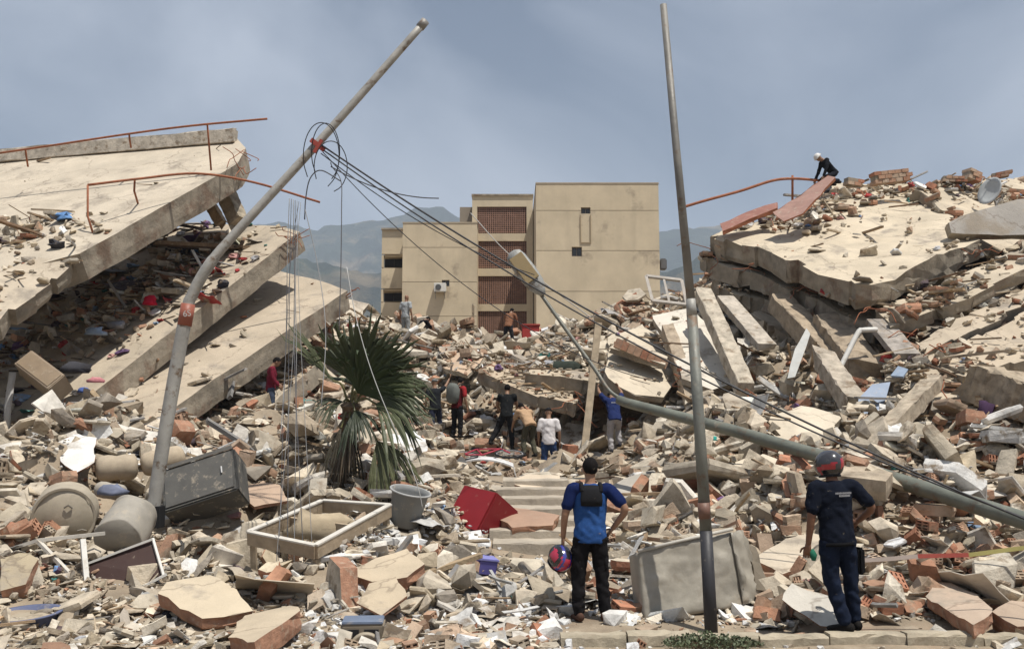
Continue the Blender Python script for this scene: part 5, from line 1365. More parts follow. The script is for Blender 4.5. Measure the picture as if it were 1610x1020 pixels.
for a, b in ('rb', 'bs', 'sh', 'hb', 'hf', 'rs'): mb.tube([J[a], J[b]], .018, 6)
bk.part('frame', mb, 'plain', (.42,.04,.07), smooth=True)
mb = MB(); mb.tube([J['h']+Vector((0,0,-.02)), J['h']+Vector((.06,.1,.22)), J['h']+Vector((-.05,.12,.25))], .012, 6); bk.part('handlebar', mb, 'metal', (.4,.4,.4))
mb = MB(); mb.box(J['s']+Vector((-.03,.06,.0)), (.24,.1,.08)); bk.part('saddle', mb, 'dark', bevel=.03)

# small coloured things in front
pb = Thing('plastic_crate', W(762,903,13.0), 'small violet blue plastic crate lying on the white crumbs', 'crate')
T0 = Matrix.Translation(W(762,889,13.0)) @ eul(24, 10, 8); mb = MB(); mb.box((0,0,0), (.27,.2,.19)); mb.v = [tuple(T0 @ Vector(v)) for v in mb.v]; pb.part('body', mb, 'plain', (.13,.12,.40), bevel=.015)
mb = MB(); mb.box((0,0,.1), (.29,.22,.03)); mb.v = [tuple(T0 @ Vector(v)) for v in mb.v]; pb.part('rim', mb, 'plain', (.25,.25,.55), bevel=.008)
bt = Thing('plastic_basin', W(42,1003,10.6), 'faded blue plastic basin buried in dust at the street edge', 'basin')
T0 = Matrix.Translation(W(40,996,10.75)) @ eul(0, 8, -4) @ Matrix.Scale(1.35, 4, (1,0,0))
mb = MB(); mb.lathe([(.001,0),(.23,0),(.27,.2),(.30,.205),(.30,.225),(.265,.22),(.24,.06),(.001,.05)], 26, T0); bt.part('shell', mb, 'thing', (.13,.15,.25), smooth=True)
mb = MB(); mb.lathe([(.001,.17),(.15,.185),(.255,.15)], 20, T0); bt.part('dust_fill', mb, 'slab', (.5,.42,.31), smooth=True)
gn = Thing('loudspeaker', W(570,1024,9.95), 'small battered loudspeaker box with a round cone and blue grey top', 'loudspeaker')
T0 = Matrix.Translation(W(571,1003,10.1)) @ eul(4, 4, 0); 
def tb_(mb): mb.v = [tuple(T0 @ Vector(v)) for v in mb.v]; return mb
mb = MB(); mb.box((0,0,0), (.42,.3,.34)); gn.part('case', tb_(mb), 'thing', (.24,.20,.15), bevel=.02)
mb = MB(); mb.box((0,0,.18), (.40,.28,.025)); gn.part('top_panel', tb_(mb), 'thing', (.17,.21,.29), bevel=.008)
mb = MB(); mb.lathe([(.001,.02),(.06,.03),(.13,.05),(.15,.06),(.165,.045),(.165,0)], 26, Matrix.Translation((.04,-.15,-.06)) @ Matrix.Rotation(R(90),4,'X')); gn.part('cone', tb_(mb), 'thing', (.42,.36,.27), smooth=True)
for s in (-.1, .09): mb = MB(); mb.box((s,-.152,.09), (.14,.012,.07)); gn.part('port', tb_(mb), 'dark')

# canvas covered box by the upright pole
cv = Thing('canvas_box', W(1090,975,11.1), 'standing box wrapped in dirty beige canvas behind the upright pole', 'box')
c4 = [W(1003,868,11.15), W(1152,832,11.35), W(1170,952,11.2), W(1014,978,11.0)]
def canvas(cs, depth, nu=26, nv=20, amp=.02, seed=0):
    n = (cs[1]-cs[0]).cross(cs[3]-cs[0]).normalized(); n = n if n.y > 0 else -n
    mb = MB(); vs = []
    for layer in range(2):
        for j in range(nv+1):
            for i in range(nu+1):
                u, v = i/nu, j/nv; p = cs[0].lerp(cs[1], u).lerp(cs[3].lerp(cs[2], u), v)
                k = Vector((u*3+seed, v*2.2, 1.3)); w_ = amp*(noise.noise(k*1.4)*1.6-2.2*abs(noise.noise(k*2.1+Vector((0,u*2,0))))-1.4*abs(noise.noise(k*4.3)))+.007*math.sin(u*9+v*7+2*noise.noise(k*2)) 
                edge = min(u, 1-u, v, 1-v); ro = .02*max(0, 1-edge*18)**2
                p = p+Vector((0, 0, .02*math.sin(u*5+seed)*(1-v)))
                vs.append(p+(n*(w_+ro) if layer == 0 else n*(depth-ro)))
    m_ = (nu+1)*(nv+1); fs = []
    for j in range(nv):
        for i in range(nu):
            a = j*(nu+1)+i; fs += [(a, a+1, a+nu+2, a+nu+1), (m_+a, m_+a+nu+1, m_+a+nu+2, m_+a+1)]
    rim = [i for i in range(nu+1)]+[j*(nu+1)+nu for j in range(1, nv+1)]+[nv*(nu+1)+i for i in range(nu-1, -1, -1)]+[j*(nu+1) for j in range(nv-1, 0, -1)]
    for k in range(len(rim)): a, b = rim[k], rim[(k+1) % len(rim)]; fs.append((a, b, m_+b, m_+a))
    mb.add(vs, fs); return mb
M['canvas'] = mat('dirty_canvas', (.40,.365,.30), rough=.5, var=.35, scale=2.6, dust=.2, bump=.2, bscale=7, second=(.26,.215,.155), second_amt=.42, second_scale=2.0, spec=.5)
cv.part('cover', canvas(c4, .42, 40, 30, .008), 'canvas', smooth=True)
cv.part('flap', canvas([W(1150,834,11.3), W(1166,836,11.7), W(1205,940,11.75), W(1170,950,11.18)], .03, 8, 14, .03, 4), 'canvas', smooth=True)
mb = MB(); mb.tube([W(1003,866,11.13), W(1060,852,11.2), W(1152,831,11.33)], .02, 6); cv.part('top_seam', mb, 'cloth', (.55,.52,.46), smooth=True)
slab('cvlid', 'dark_plastic_sheet', [(1165,850),(1185,862),(1212,935),(1185,930)], [(1165,850,11.9),(1212,935,11.6),(1185,930,11.5)], .02, 'dark crumpled sheet beside the canvas box', 'sheet', (.20,.17,.13), m='cloth', edge='cloth', relief=.05, seg=.1, grid=.12, jit=.01)

# barrier tape
tp = Thing('barrier_tape', W(1345,880,10.4), 'red and yellow barrier tape stretched beside the helmeted man', 'barrier tape')
pts = [W(1330,882,10.4), W(1400,878,10.35), W(1443,874,10.3), W(1523,872,10.2), W(1600,862,10.1), W(1720,850,9.9)]
for (i, j), c in zip(((0,2),(2,3),(3,5)), ((.45,.37,.32),(.36,.07,.05),(.40,.35,.12))):
    mb = MB(); 
    for k in range(i, j): mb.bar(pts[k], pts[k+1], .008, .042, up=(0, .25, 1))
    tp.part('tape_stretch', mb, 'plain', c)

# accents seen from afar
def rag(px, py, d, s, label, color, seed, cat='cloth', name='crumpled_cloth', fl=(1, 1, 1)):
    V, T_, _ = rag_proto(seed); mb = MB(); c = W(px, py, d); mb.add([Vector((v[0]*s*fl[0], v[1]*s*fl[1], v[2]*s*fl[2]))+c for v in V], [tuple(f) for f in T_]); return single(name, mb, 'cloth', label, cat, color, True)
rag(235, 474, 26.4, .42, 'bright red cloth ball lying on the tilted floor under the roof slab', (.55,.02,.05), 1, fl=(1,1,1.6))
rag(150, 522, 25.0, .5, 'pale blue clothes heap on the tilted floor', (.30,.38,.50), 2)
rag(150, 598, 23.0, .35, 'pink cloth near the lower edge of the tilted floor', (.60,.25,.27), 3)
rag(132, 614, 22.8, .3, 'deep blue cloth at the lower edge of the tilted floor', (.10,.16,.42), 4)
rag(118, 580, 23.2, .7, 'dark clothes heap beside the tipped cabinet', (.07,.07,.08), 5)
rag(185, 512, 25.5, .45, 'grey clothes bundle on the tilted floor', (.25,.25,.27), 0)
rag(900, 748, 21.4, .45, 'light blue plastic bag beside the man in the white shirt', (.27,.45,.68), 2, 'bag', 'plastic_bag')
rag(693, 542, 40, .7, 'bright blue plastic bag on the mound below the apartment block', (.22,.45,.70), 4, 'bag', 'plastic_bag')
rag(857, 538, 40, .6, 'dark blue bag beside the red bin', (.15,.18,.32), 1, 'bag', 'plastic_bag')
rag(885, 578, 28.8, 1.0, 'dark green tarpaulin roll on the slab over the hollow', (.045,.055,.045), 3, 'tarpaulin', 'tarpaulin', (1.2,.7,.9))
rag(548, 655, 19.5, .35, 'red cloth caught behind the palm trunk', (.55,.06,.06), 0)
rag(1550, 650, 20.0, .5, 'dark violet cloth hanging on the block under the jutting slab', (.07,.04,.08), 5, fl=(.7,.7,2))
rag(1500, 490, 25.2, .35, 'red and dusty cloth on the sloping floor slab', (.45,.08,.07), 2)
rag(1120, 690, 18.0, .2, 'teal cloth on the slope beside the fallen pole', (.05,.35,.30), 1)
rag(2, 826, 13.6, .35, 'bright blue cloth beside the closed drum', (.12,.30,.58), 3)
rag(175, 772, 14.6, .4, 'blue grey clothing lying between the drums', (.20,.22,.30), 4)

# ---------------------------------------------------------------- fan palm
M['frond'] = mat('palm_leaf', src='obj', rough=.55, var=.3, scale=5, dust=.08, bump=.1, bscale=30, spec=.3)
M['trunk'] = mat('palm_trunk', (.16,.115,.075), rough=.95, var=.45, scale=7, dust=.1, bump=.9, bscale=16)
def palm():
    base = on_ground(535, 16.6); t = Thing('fan_palm', base, 'battered fan palm leaning among the debris below the tilted floors', 'palm tree')
    crown = W(552, 632, 16.4)
    mb = MB(); path = smooth_path([base-Vector((0, 0, .3)), base.lerp(crown, .35)+Vector((-.03, 0, 0)), base.lerp(crown, .7)+Vector((.02, 0, 0)), crown], 7)
    rr = random.Random(5); mb.tube(path, [.19+.035*math.sin(i*2.3)-.002*i for i in range(len(path))], 12); t.part('trunk', mb, 'trunk')
    def leaf(tip_px, tip_py, d, L, spread, nseg, col, droop, face, seed, stem=.35, dead=False):
        r = random.Random(seed); mb = MB(); tip = W(tip_px, tip_py, d); hub = crown.lerp(tip, stem); 
        dirv = (tip-hub).normalized(); nrm = Vector(face); nrm = (nrm-dirv*nrm.dot(dirv)).normalized(); side = dirv.cross(nrm).normalized()
        pt = MB(); pt.tube(smooth_path([crown+Vector((r.uniform(-.05,.05), r.uniform(-.05,.05), -.1)), crown.lerp(hub, .5)+Vector((0, 0, .08*L)), hub], 4), .018, 6); 
        for k in range(nseg):
            a = -spread/2+spread*k/(nseg-1)+r.uniform(-.04, .04); ln = L*(.78+.22*math.cos(a*.8))*r.uniform(.80, 1.08)*(.6 if r.random() < .08 else 1)
            dv = (dirv*math.cos(a)+side*math.sin(a)).normalized(); wv = dv.cross(nrm).normalized(); 
            seg = 6; w0 = L*spread/nseg*1.05; prev = None; vs = []
            for j in range(seg+1):
                s_ = j/seg; bend = droop*s_**2.3*ln*(.6+.5*abs(a))+.10*s_**3*ln*abs(math.sin(a))+ (r.uniform(.0, .7)*max(0, s_-.6)*ln)
                p = hub+dv*(ln*s_)+nrm*(.10*math.cos(a*1.3)*s_*L*.6)-Vector((0, 0, bend))
                w_ = w0*(.15+1.0*s_)*(1 if s_ < .7 else max(.05, 1-(s_-.7)/.32)) 
                vs += [p-wv*w_*.5, p+nrm*w_*.20, p+wv*w_*.5]
            fs = [(3*j, 3*j+1, 3*j+4, 3*j+3) for j in range(seg)]+[(3*j+1, 3*j+2, 3*j+5, 3*j+4) for j in range(seg)]
            mb.add(vs, fs)
        f = t.part('frond', mb, 'frond', col)
        t.part('petiole', pt, 'frond', (.14,.13,.05), parent=f)
    G1, G2, G3, BR = (.062,.076,.034), (.050,.060,.028), (.085,.098,.046), (.17,.12,.07)
    leaf(585, 505, 16.1, 1.35, 2.3, 36, G1, .03, (.1,-1,.15), 1, .22)
    leaf(628, 530, 16.4, 1.25, 2.2, 34, G2, .10, (.3,-.9,.3), 2, .24)
    leaf(575, 498, 16.7, 1.25, 1.5, 24, G2, .05, (-.2,-1,.1), 3, .24)
    leaf(605, 560, 15.9, 1.15, 2.2, 32, (.036,.058,.022), .10, (.2,-1,.1), 13, .2)
    leaf(455, 520, 16.2, 1.25, .42, 14, G3, .04, (.5,-.7,.5), 4, .30)
    leaf(492, 628, 15.9, .6, 1.1, 16, G2, .45, (-.3,-.8,.5), 5, .2)
    leaf(678, 590, 16.0, 1.1, 1.8, 26, G1, .35, (.2,-.8,.5), 6, .3)
    leaf(676, 640, 15.8, .95, 1.7, 24, G3, .5, (.3,-.7,.6), 7, .32)
    leaf(575, 690, 15.6, .62, 1.5, 20, (.03,.04,.018), .45, (0,-1,.3), 8, .25)
    leaf(628, 745, 15.7, .95, 1.3, 22, (.085,.09,.038), .35, (.2,-.8,.4), 10, .55)
    leaf(600, 570, 17.2, 1.1, 2.4, 28, G2, .12, (.1,-.5,.9), 11, .3)
    for i, (x, y) in enumerate(((512,735), (530,760), (556,752), (545,725))):
        leaf(x, y, 15.95+.2*(i % 3), .6, .6, 9, (.11,.08,.05) if i % 2 else (.05,.042,.025), .5, (0,-1,.1), 20+i, .4)
palm()

# low shrub by the kerb
def shrub():
    p = W(1120, 1005, 9.72); p.z = .0; t = Thing('low_shrub', p, 'low grey green shrub growing at the foot of the upright pole', 'shrub'); r = random.Random(2)
    mb = MB(); st = MB()
    for k in range(1500):
        a = r.uniform(0, 6.283); q = math.sqrt(r.random()); x = .47*q*math.cos(a); y = .17*q*math.sin(a); hgt = .17*(1-q*q*.75)*(.7+.5*noise.noise(Vector((x*6, y*6, 1)))); z = hgt*r.uniform(.25, 1.05)
        c = p+Vector((x, y, z)); d = Vector((r.gauss(0,1), r.gauss(0,1), r.uniform(.1,1.4))).normalized(); s_ = d.cross(Vector((r.gauss(0,1), r.gauss(0,1), r.gauss(0,1)))).normalized(); L_ = r.uniform(.018, .04); w_ = L_*.35
        mb.add([c, c+d*L_*.5+s_*w_, c+d*L_, c+d*L_*.5-s_*w_], [(0,1,2,3)])
        if k % 12 == 0: st.tube([p+Vector((x*.4, y*.4, 0)), c], .003, 4)
    t.part('foliage', mb, 'frond', (.13,.155,.085)); s0 = t.part('stems', st, 'trunk'); s0['kind'] = 'stuff'
shrub()

# bent reinforcing bars sticking out of edges
rr = random.Random(77)
spots = [(470,372,29.3,'tip of the tilted floor'),(455,385,29.2,'end of the littered floor'),(385,240,28,'topmost slab corner'),(378,262,28,'topmost slab edge'),(545,465,29.4,'lowest tilted floor tip'),(1112,392,30,'outer end of the huge roof slab'),(1180,425,28.6,'rim of the huge roof slab'),(1260,450,27,'middle rim of the huge roof slab'),(1368,482,24,'corner of the huge roof slab'),(1540,395,27,'far corner of the huge roof slab'),(1480,540,22.5,'thick jutting slab'),(1430,525,23.5,'sloping floor slab'),(1172,610,23.8,'foot of the rough sliding beam'),(1330,585,23.8,'foot of the dusty tan beam'),(1345,640,21.4,'split beam end'),(905,630,26.7,'rust streaked slab edge'),(760,580,28.5,'slab edge over the hollow'),(1060,600,25.6,'cream panel'),(1470,600,20.8,'long rough beam'),(120,640,23,'lower end of the littered floor')]
for px, py, d, nm in spots:
    t = Thing('reinforcing_bar', W(px, py, d), f'rusty reinforcing bars curling out of the {nm}', 'rebar')
    for k in range(rr.choice((2, 3, 3))):
        p = W(px, py, d)+Vector((rr.uniform(-.15,.15), rr.uniform(-.15,.15), rr.uniform(-.12,.05))); dv = Vector((rr.uniform(-.4,1) if px < 800 else rr.uniform(-1,.4), -rr.uniform(.2,.9), rr.uniform(-.5,.5))).normalized(); L_ = rr.uniform(.4, 1.0)
        mb = MB(); mb.tube(smooth_path([p-dv*.2, p+dv*L_*.4, p+dv*L_*.7+Vector((rr.uniform(-.1,.1),0,rr.uniform(-.2,.1)*L_)), p+dv*L_*.9+Vector((rr.uniform(-.25,.25),0,rr.uniform(-.4,.15)*L_))], 4), .012, 5); t.part('bar', mb, 'rust', smooth=True)

# ---------------------------------------------------------------- people
def ring_loft(mb, secs, side, n=14, caps=True):
    """secs: (centre, rx, ry); rings stand across the path, rx along side"""
    pts = [Vector(s[0]) for s in secs]; vs = []
    for i, (c, rx, ry) in enumerate(secs):
        t = (pts[min(i+1, len(pts)-1)]-pts[max(i-1, 0)]).normalized()
        u = Vector(side); u = (u-t*u.dot(t)).normalized(); w = t.cross(u)
        vs += [pts[i]+u*(rx*math.cos(2*math.pi*k/n))+w*(ry*math.sin(2*math.pi*k/n)) for k in range(n)]
    fs = [(i*n+k, i*n+(k+1) % n, (i+1)*n+(k+1) % n, (i+1)*n+k) for i in range(len(secs)-1) for k in range(n)]
    if caps: fs += [tuple(range(n-1, -1, -1)), tuple((len(secs)-1)*n+k for k in range(n))]
    mb.add(vs, fs)
def limb(mb, pts, rad, n=10):
    """tapering limb through joints with a round end"""
    P, Rr = [], []
    for i in range(len(pts)-1):
        for k in range(5):
            t = k/5; P.append(Vector(pts[i]).lerp(Vector(pts[i+1]), t)); Rr.append(rad[i]*(1-t)+rad[i+1]*t)
    P.append(Vector(pts[-1])); Rr.append(rad[-1])
    for _ in range(2):
        Q = P[:]
        for i in range(1, len(P)-1): Q[i] = P[i]*.6+(P[i-1]+P[i+1])*.2
        P = Q
    d0 = (P[0]-P[1]).normalized(); d1 = (P[-1]-P[-2]).normalized()
    P = [P[0]+d0*Rr[0]*.7]+P+[P[-1]+d1*Rr[-1]*.7]; Rr = [Rr[0]*.55]+Rr+[Rr[-1]*.55]
    mb.tube(P, Rr, n)
def ball(mb, c, r, n=10, M4=None):
    """ellipsoid"""
    rx, ry, rz = r; c = Vector(c); prof = [-1, -.8, -.45, 0, .45, .8, 1]; vs = []; fs = []
    for z in prof:
        q = math.sqrt(max(0, 1-z*z)) if abs(z) < 1 else .12
        for k in range(n):
            v = Vector((rx*q*math.cos(2*math.pi*k/n), ry*q*math.sin(2*math.pi*k/n), rz*z)); vs.append(c+((M4 @ v) if M4 else v))
    fs = [(i*n+k, i*n+(k+1) % n, (i+1)*n+(k+1) % n, (i+1)*n+k) for i in range(6) for k in range(n)]+[tuple(range(n-1, -1, -1)), tuple(6*n+k for k in range(n))]
    mb.add(vs, fs)
PENDING = []         # (object, voxel size, extra pieces, wrinkle) turned into final meshes in one go
def remeshed(name, mb, m, parent, color, voxel, extra=None, wrinkle=0.0, smooth=4):
    o = mb.build(name, M[m], parent, color, True)
    r = o.modifiers.new('r', 'REMESH'); r.mode = 'VOXEL'; r.voxel_size = voxel; r.use_smooth_shade = True
    s = o.modifiers.new('s', 'SMOOTH'); s.iterations = smooth; s.factor = .5
    PENDING.append((o, extra, wrinkle)); return o
def finish_people():
    dg = bpy.context.evaluated_depsgraph_get(); done = []
    for o, extra, wr in PENDING: done.append(bpy.data.meshes.new_from_object(o.evaluated_get(dg)))
    for (o, extra, wr), me in zip(PENDING, done):
        o.modifiers.clear()
        if wr:
            nn = [v.normal.copy() for v in me.vertices]
            for v, q in zip(me.vertices, nn):
                p = v.co; f = noise.noise(Vector((p.x*9, p.y*9, p.z*15+p.x*8)))+.6*noise.noise(Vector((p.x*17, p.y*17, p.z*24-p.x*14)))
                f += 1.1*math.sin(p.z*26+9*noise.noise(Vector((p.x*4, p.y*4, p.z*3)))+p.x*14)*(.4+noise.noise(p*5)); v.co = p+q*f*wr
        if extra:
            bm = bmesh.new(); bm.from_mesh(me); t = extra.mesh('x', True); bm.from_mesh(t); bm.to_mesh(me); bm.free()
        me.polygons.foreach_set('use_smooth', [True]*len(me.polygons))
        mats = [q for q in o.data.materials]; o.data = me
        if not me.materials:
            for q in mats: me.materials.append(q)
def hand(mb, w, d, palm, thumb_side, curl=.6, s=1.0):
    """palm and five unequal bent fingers; d points along the hand, palm is where the palm faces"""
    d = Vector(d).normalized(); palm = Vector(palm); palm = (palm-d*palm.dot(d)).normalized(); sd = d.cross(palm)*thumb_side; w = Vector(w)
    ring_loft(mb, [(w-d*.03*s, .026*s, .022*s), (w+d*.015*s, .032*s, .018*s), (w+d*.05*s, .041*s, .016*s), (w+d*.088*s, .040*s, .013*s)], sd, 10)
    for k, (off, ln) in enumerate(((.030, .070), (.010, .080), (-.011, .075), (-.031, .060))):
        p = w+d*.085*s+sd*off*s; dirn = d.copy(); pts = [p]; a = curl*.5
        for seg in (.42, .32, .26):
            q = (d*math.cos(a)+palm*math.sin(a)).normalized(); p = p+q*ln*seg*s; pts.append(p); a += curl
        mb.tube(pts, [.0095*s, .009*s, .008*s, .006*s], 6)
    p = w+d*.02*s+sd*.030*s; q1 = (d*.6+sd*.75+palm*.2).normalized(); q2 = (d*.9+sd*.25+palm*(.2+.5*curl)).normalized()
    mb.tube([p, p+q1*.035*s, p+q1*.035*s+q2*.03*s, p+q1*.035*s+q2*.055*s], [.012*s, .011*s, .0095*s, .007*s], 6)

DEF = dict(pitch=3, roll=0, hip=.91, hipx=0, hipy=0, twist=0,
           kL=(-.11,.03,.49), aL=(-.12,0,.09), kR=(.11,.03,.49), aR=(.12,0,.09), tL=0, tR=0,
           eL=(-.07,-.03,-.28), wL=(-.08,.05,-.53), eR=(.07,-.03,-.28), wR=(.08,.05,-.53), head=(0, 0), palmL=(1,0,0), palmR=(-1,0,0), curl=.5)
def person(label, feet, yaw, height=1.72, shirt=(.5,.5,.5), trousers=(.03,.03,.04), skin=(.30,.17,.105), hair=(.012,.010,.010), shoe=(.03,.028,.027), sleeve=.55, voxel=.02,
           hat=None, bulk=1.0, legs_in=0.0, group=None, sleeve_col=None, bald=False, **pose):
    p = dict(DEF); p.update(pose); s = height/1.72
    root = empty('person', feet, label, 'person', group, R(yaw)); root.scale = (s, s, s)
    V = Vector
    pel = V((p['hipx'], p['hipy'], p['hip'])); Rt = Matrix.Rotation(R(p['roll']), 3, 'Y') @ Matrix.Rotation(-R(p['pitch']), 3, 'X') @ Matrix.Rotation(R(p['twist']), 3, 'Z')
    def sp(x, y, z): return pel+Rt @ V((x, y, z))
    side = Rt @ V((1, 0, 0)); hs = Matrix.Rotation(R(p['roll']*.4), 3, 'Y') @ V((1, 0, 0))
    hipL, hipR = pel-hs*.09+V((0,0,-.03)), pel+hs*.09+V((0,0,-.03))
    shL, shR = sp(-.185*bulk, -.01, .475), sp(.185*bulk, -.01, .475)
    J = {}
    for q, sh in (('L', shL), ('R', shR)): J['e'+q], J['w'+q] = sh+V(p['e'+q]), sh+V(p['w'+q])
    kL, kR, aL, aR = V(p['kL']), V(p['kR']), V(p['aL']), V(p['aR'])
    neck, headc = sp(0, -.01, .53), sp(0, .015, .53)+Rt @ Matrix.Rotation(-R(p['head'][0]), 3, 'X') @ V((0, .015, .155))
    Hm = Rt @ Matrix.Rotation(R(p['head'][1]), 3, 'Z') @ Matrix.Rotation(-R(p['head'][0]), 3, 'X')
    # body: one continuous surface
    mb = MB()
    ring_loft(mb, [(sp(0,0,-.1), .12, .09), (sp(0,0,0), .155, .105), (sp(0,.005,.15), .138*bulk, .095), (sp(0,.01,.32), .16*bulk, .108), (sp(0,-.005,.43), .165*bulk, .095), (sp(0,-.01,.50), .10, .07), (sp(0,-.005,.53), .058, .058), (neck.lerp(headc, .55), .054, .056), (neck.lerp(headc, .8), .05, .055)], side)
    for q, sh in (('L', shL), ('R', shR)): limb(mb, [sp(-.10 if q == 'L' else .10, -.01, .455), sh, J['e'+q], J['w'+q]], [.06, .058, .043, .029])
    for q, h, k, a in (('L', hipL, kL, aL), ('R', hipR, kR, aR)): limb(mb, [h, k, a], [.085, .058, .042])
    hr = [(-.118, .036, .042, .035), (-.09, .052, .066, .022), (-.045, .064, .086, .010), (0, .072, .094, 0), (.05, .074, .096, -.004), (.09, .060, .080, -.004), (.113, .034, .046, 0)]
    ring_loft(mb, [(headc+Hm @ V((0, y, z)), a, b) for z, a, b, y in hr], Hm @ V((1, 0, 0)), 16)
    for c, r in (((0,.098,-.012),(.014,.022,.026)), ((0,.085,-.06),(.026,.016,.012)), ((0,.088,.028),(.048,.014,.012)), ((-.076,-.004,-.005),(.012,.022,.033)), ((.076,-.004,-.005),(.012,.022,.033))): ball(mb, headc+Hm @ V(c), r, 10, Hm.to_4x4())
    ex = MB()
    for q, sgn in (('L', 1), ('R', -1)):
        d = (J['w'+q]-J['e'+q]).normalized(); hand(ex, J['w'+q]+d*.02, d, p['palm'+q], sgn*-1, p['curl'])
    remeshed('body', mb, 'skin', root, skin, min(voxel, .014), ex)
    for sx in (-.03, .03):
        e = MB(); ball(e, headc+Hm @ V((sx, .088, .006)), (.012, .008, .008), 8, Hm.to_4x4()); e.build('eye', M['plain'], root, (.05, .04, .035), True)
    e = MB(); ball(e, headc+Hm @ V((0, .098, -.062)), (.024, .007, .006), 8, Hm.to_4x4()); e.build('mouth', M['skin'], root, (.20, .08, .06), True)
    # hair or hat
    if hat is None and not bald:
        bm = bmesh.new(); bmesh.ops.create_icosphere(bm, subdivisions=3, radius=1)
        for v in bm.verts:
            q = v.co.copy(); k = 1+.06*noise.noise(q*5)+.03*noise.noise(q*13); v.co = V((q.x*.083*k, q.y*.106*k-.010, q.z*.104*k+.028))
        bmesh.ops.delete(bm, geom=[v for v in bm.verts if (v.co.y > .045 and v.co.z < .055) or v.co.z < -.078 or (abs(v.co.x) > .05 and v.co.z < -.02 and v.co.y > -.03)], context='VERTS')
        for v in bm.verts: v.co = headc+Hm @ v.co
        me = bpy.data.meshes.new('hair'); bm.to_mesh(me); bm.free(); me.polygons.foreach_set('use_smooth', [True]*len(me.polygons)); link_mesh('hair', me, M['cloth'], root, hair)
    elif hat == 'cap':
        e = MB(); ring_loft(e, [(headc+Hm @ V((0,-.004,z)), a, b) for z, a, b in ((.035,.083,.105),(.07,.08,.102),(.105,.06,.078),(.125,.025,.03))], Hm @ V((1,0,0)), 16)
        ring_loft(e, [(headc+Hm @ V((0,y,.04-.1*(y-.08))), w, .006) for y, w in ((.07,.075),(.12,.07),(.16,.045))], Hm @ V((1,0,0)), 10); e.build('cap', M['cloth'], root, hair, True)
    elif hat == 'hardhat':
        e = MB(); ring_loft(e, [(headc+Hm @ V((0,0,z)), a, b) for z, a, b in ((.03,.125,.15),(.045,.125,.15),(.05,.105,.13),(.10,.097,.12),(.14,.07,.085),(.16,.03,.035))], Hm @ V((1,0,0)), 18); e.build('hard_hat', M['plain'], root, hair, True)
    # shirt
    mb = MB(); g = .014
    ring_loft(mb, [(sp(0,0,-.105), .172*bulk, .125), (sp(0,0,-.02), .176*bulk, .127), (sp(0,.005,.13), .166*bulk, .12), (sp(0,.01,.32), .182*bulk, .128), (sp(0,-.005,.43), .18*bulk, .112), (sp(0,-.01,.50), .108, .082), (sp(0,-.008,.528), .070, .068)], side, 18)
    sl = MB() if sleeve_col else mb
    for q, sh in (('L', shL), ('R', shR)):
        pts = [sp(-.11 if q == 'L' else .11, -.01, .45), sh]; rr = [.078, .080]
        if sleeve > 1: pts += [J['e'+q], J['e'+q].lerp(J['w'+q], .95)]; rr += [.060, .046]
        else: pts += [sh.lerp(J['e'+q], sleeve), sh.lerp(J['e'+q], min(1, sleeve+.18))]; rr += [.072, .070]
        limb(sl, pts, rr)
    if sleeve_col: remeshed('sleeves', sl, 'cloth', root, sleeve_col, voxel, None, .004, 3)
    sh_o = remeshed('shirt', mb, 'cloth', root, shirt, voxel, None, .008, 3)
    # trousers
    mb = MB()
    ring_loft(mb, [(sp(0,0,.03), .158, .112), (pel, .168, .122), (pel+V((0,0,-.09)), .165, .118)], hs)
    for h, k, a in ((hipL, kL, aL), (hipR, kR, aR)): limb(mb, [h+V((0,0,-.02)), h.lerp(k, .5), k, k.lerp(a, .5), a+V((0,0,.015))], [.104, .094, .078, .074, .066])
    remeshed('trousers', mb, 'cloth', root, trousers, voxel, None, .010, 3)
    # shoes
    for a, tw in ((aL, p['tL']), (aR, p['tR'])):
        f = Matrix.Rotation(R(tw), 3, 'Z'); e = MB(); b0 = a+V((0, 0, -.05))
        ring_loft(e, [(b0+f @ V((0,y,z)), w, h) for y, z, w, h in ((-.085,.01,.025,.025),(-.07,.012,.038,.045),(-.02,.015,.041,.055),(.05,.0,.043,.042),(.12,-.008,.047,.032),(.165,-.012,.038,.024),(.185,-.014,.018,.014))], f @ V((1,0,0)), 12); e.build('shoe', M['cloth'], root, shoe, True)
    def to_world(v): return Vector(feet)+Matrix.Rotation(R(yaw), 3, 'Z') @ (Vector(v)*s)
    return dict(root=root, head=headc, Hm=Hm, sp=sp, J=J, W=to_world, side=side, Rt=Rt, s=s, shL=shL, shR=shR)

def at_feet(px, py, d):
    p = W(px, py, d); return p
JEANS, BLACKP = (.055,.075,.14), (.012,.012,.014)
# man in blue, arm akimbo, helmet in his hand
pA = person('man in a bright blue shirt with one hand on his hip, seen from behind', Vector((W(929,980,10.96).x, 10.96, hz(W(929,980,10.96).x, 10.96))), 2, 1.73, shirt=(.028,.085,.26), trousers=(.012,.011,.012), skin=(.33,.185,.115), sleeve=.5, voxel=.012, sleeve_col=(.010,.020,.085),
            kL=(-.13,.02,.49), aL=(-.13,-.02,.085), kR=(.12,.03,.49), aR=(.155,0,.085), tL=14, tR=-22, hipx=.0, roll=1, eL=(-.09,-.03,-.28), wL=(-.10,.06,-.53), eR=(.19,-.12,-.21), wR=(.05,.02,-.42), palmR=(-1,.2,0), palmL=(1,.2,0), head=(-4, 6), curl=.9, shoe=(.10,.055,.04), bulk=1.04)
sp, root = pA['sp'], pA['root']
mb = MB(); ring_loft(mb, [(sp(0,-.126,.29), .112, .014), (sp(0,-.132,.35), .120, .02), (sp(0,-.118,.45), .112, .022), (sp(0,-.085,.505), .095, .016)], pA['side'], 14); mb.build('back_harness', M['cloth'], root, (.018,.018,.020), True)
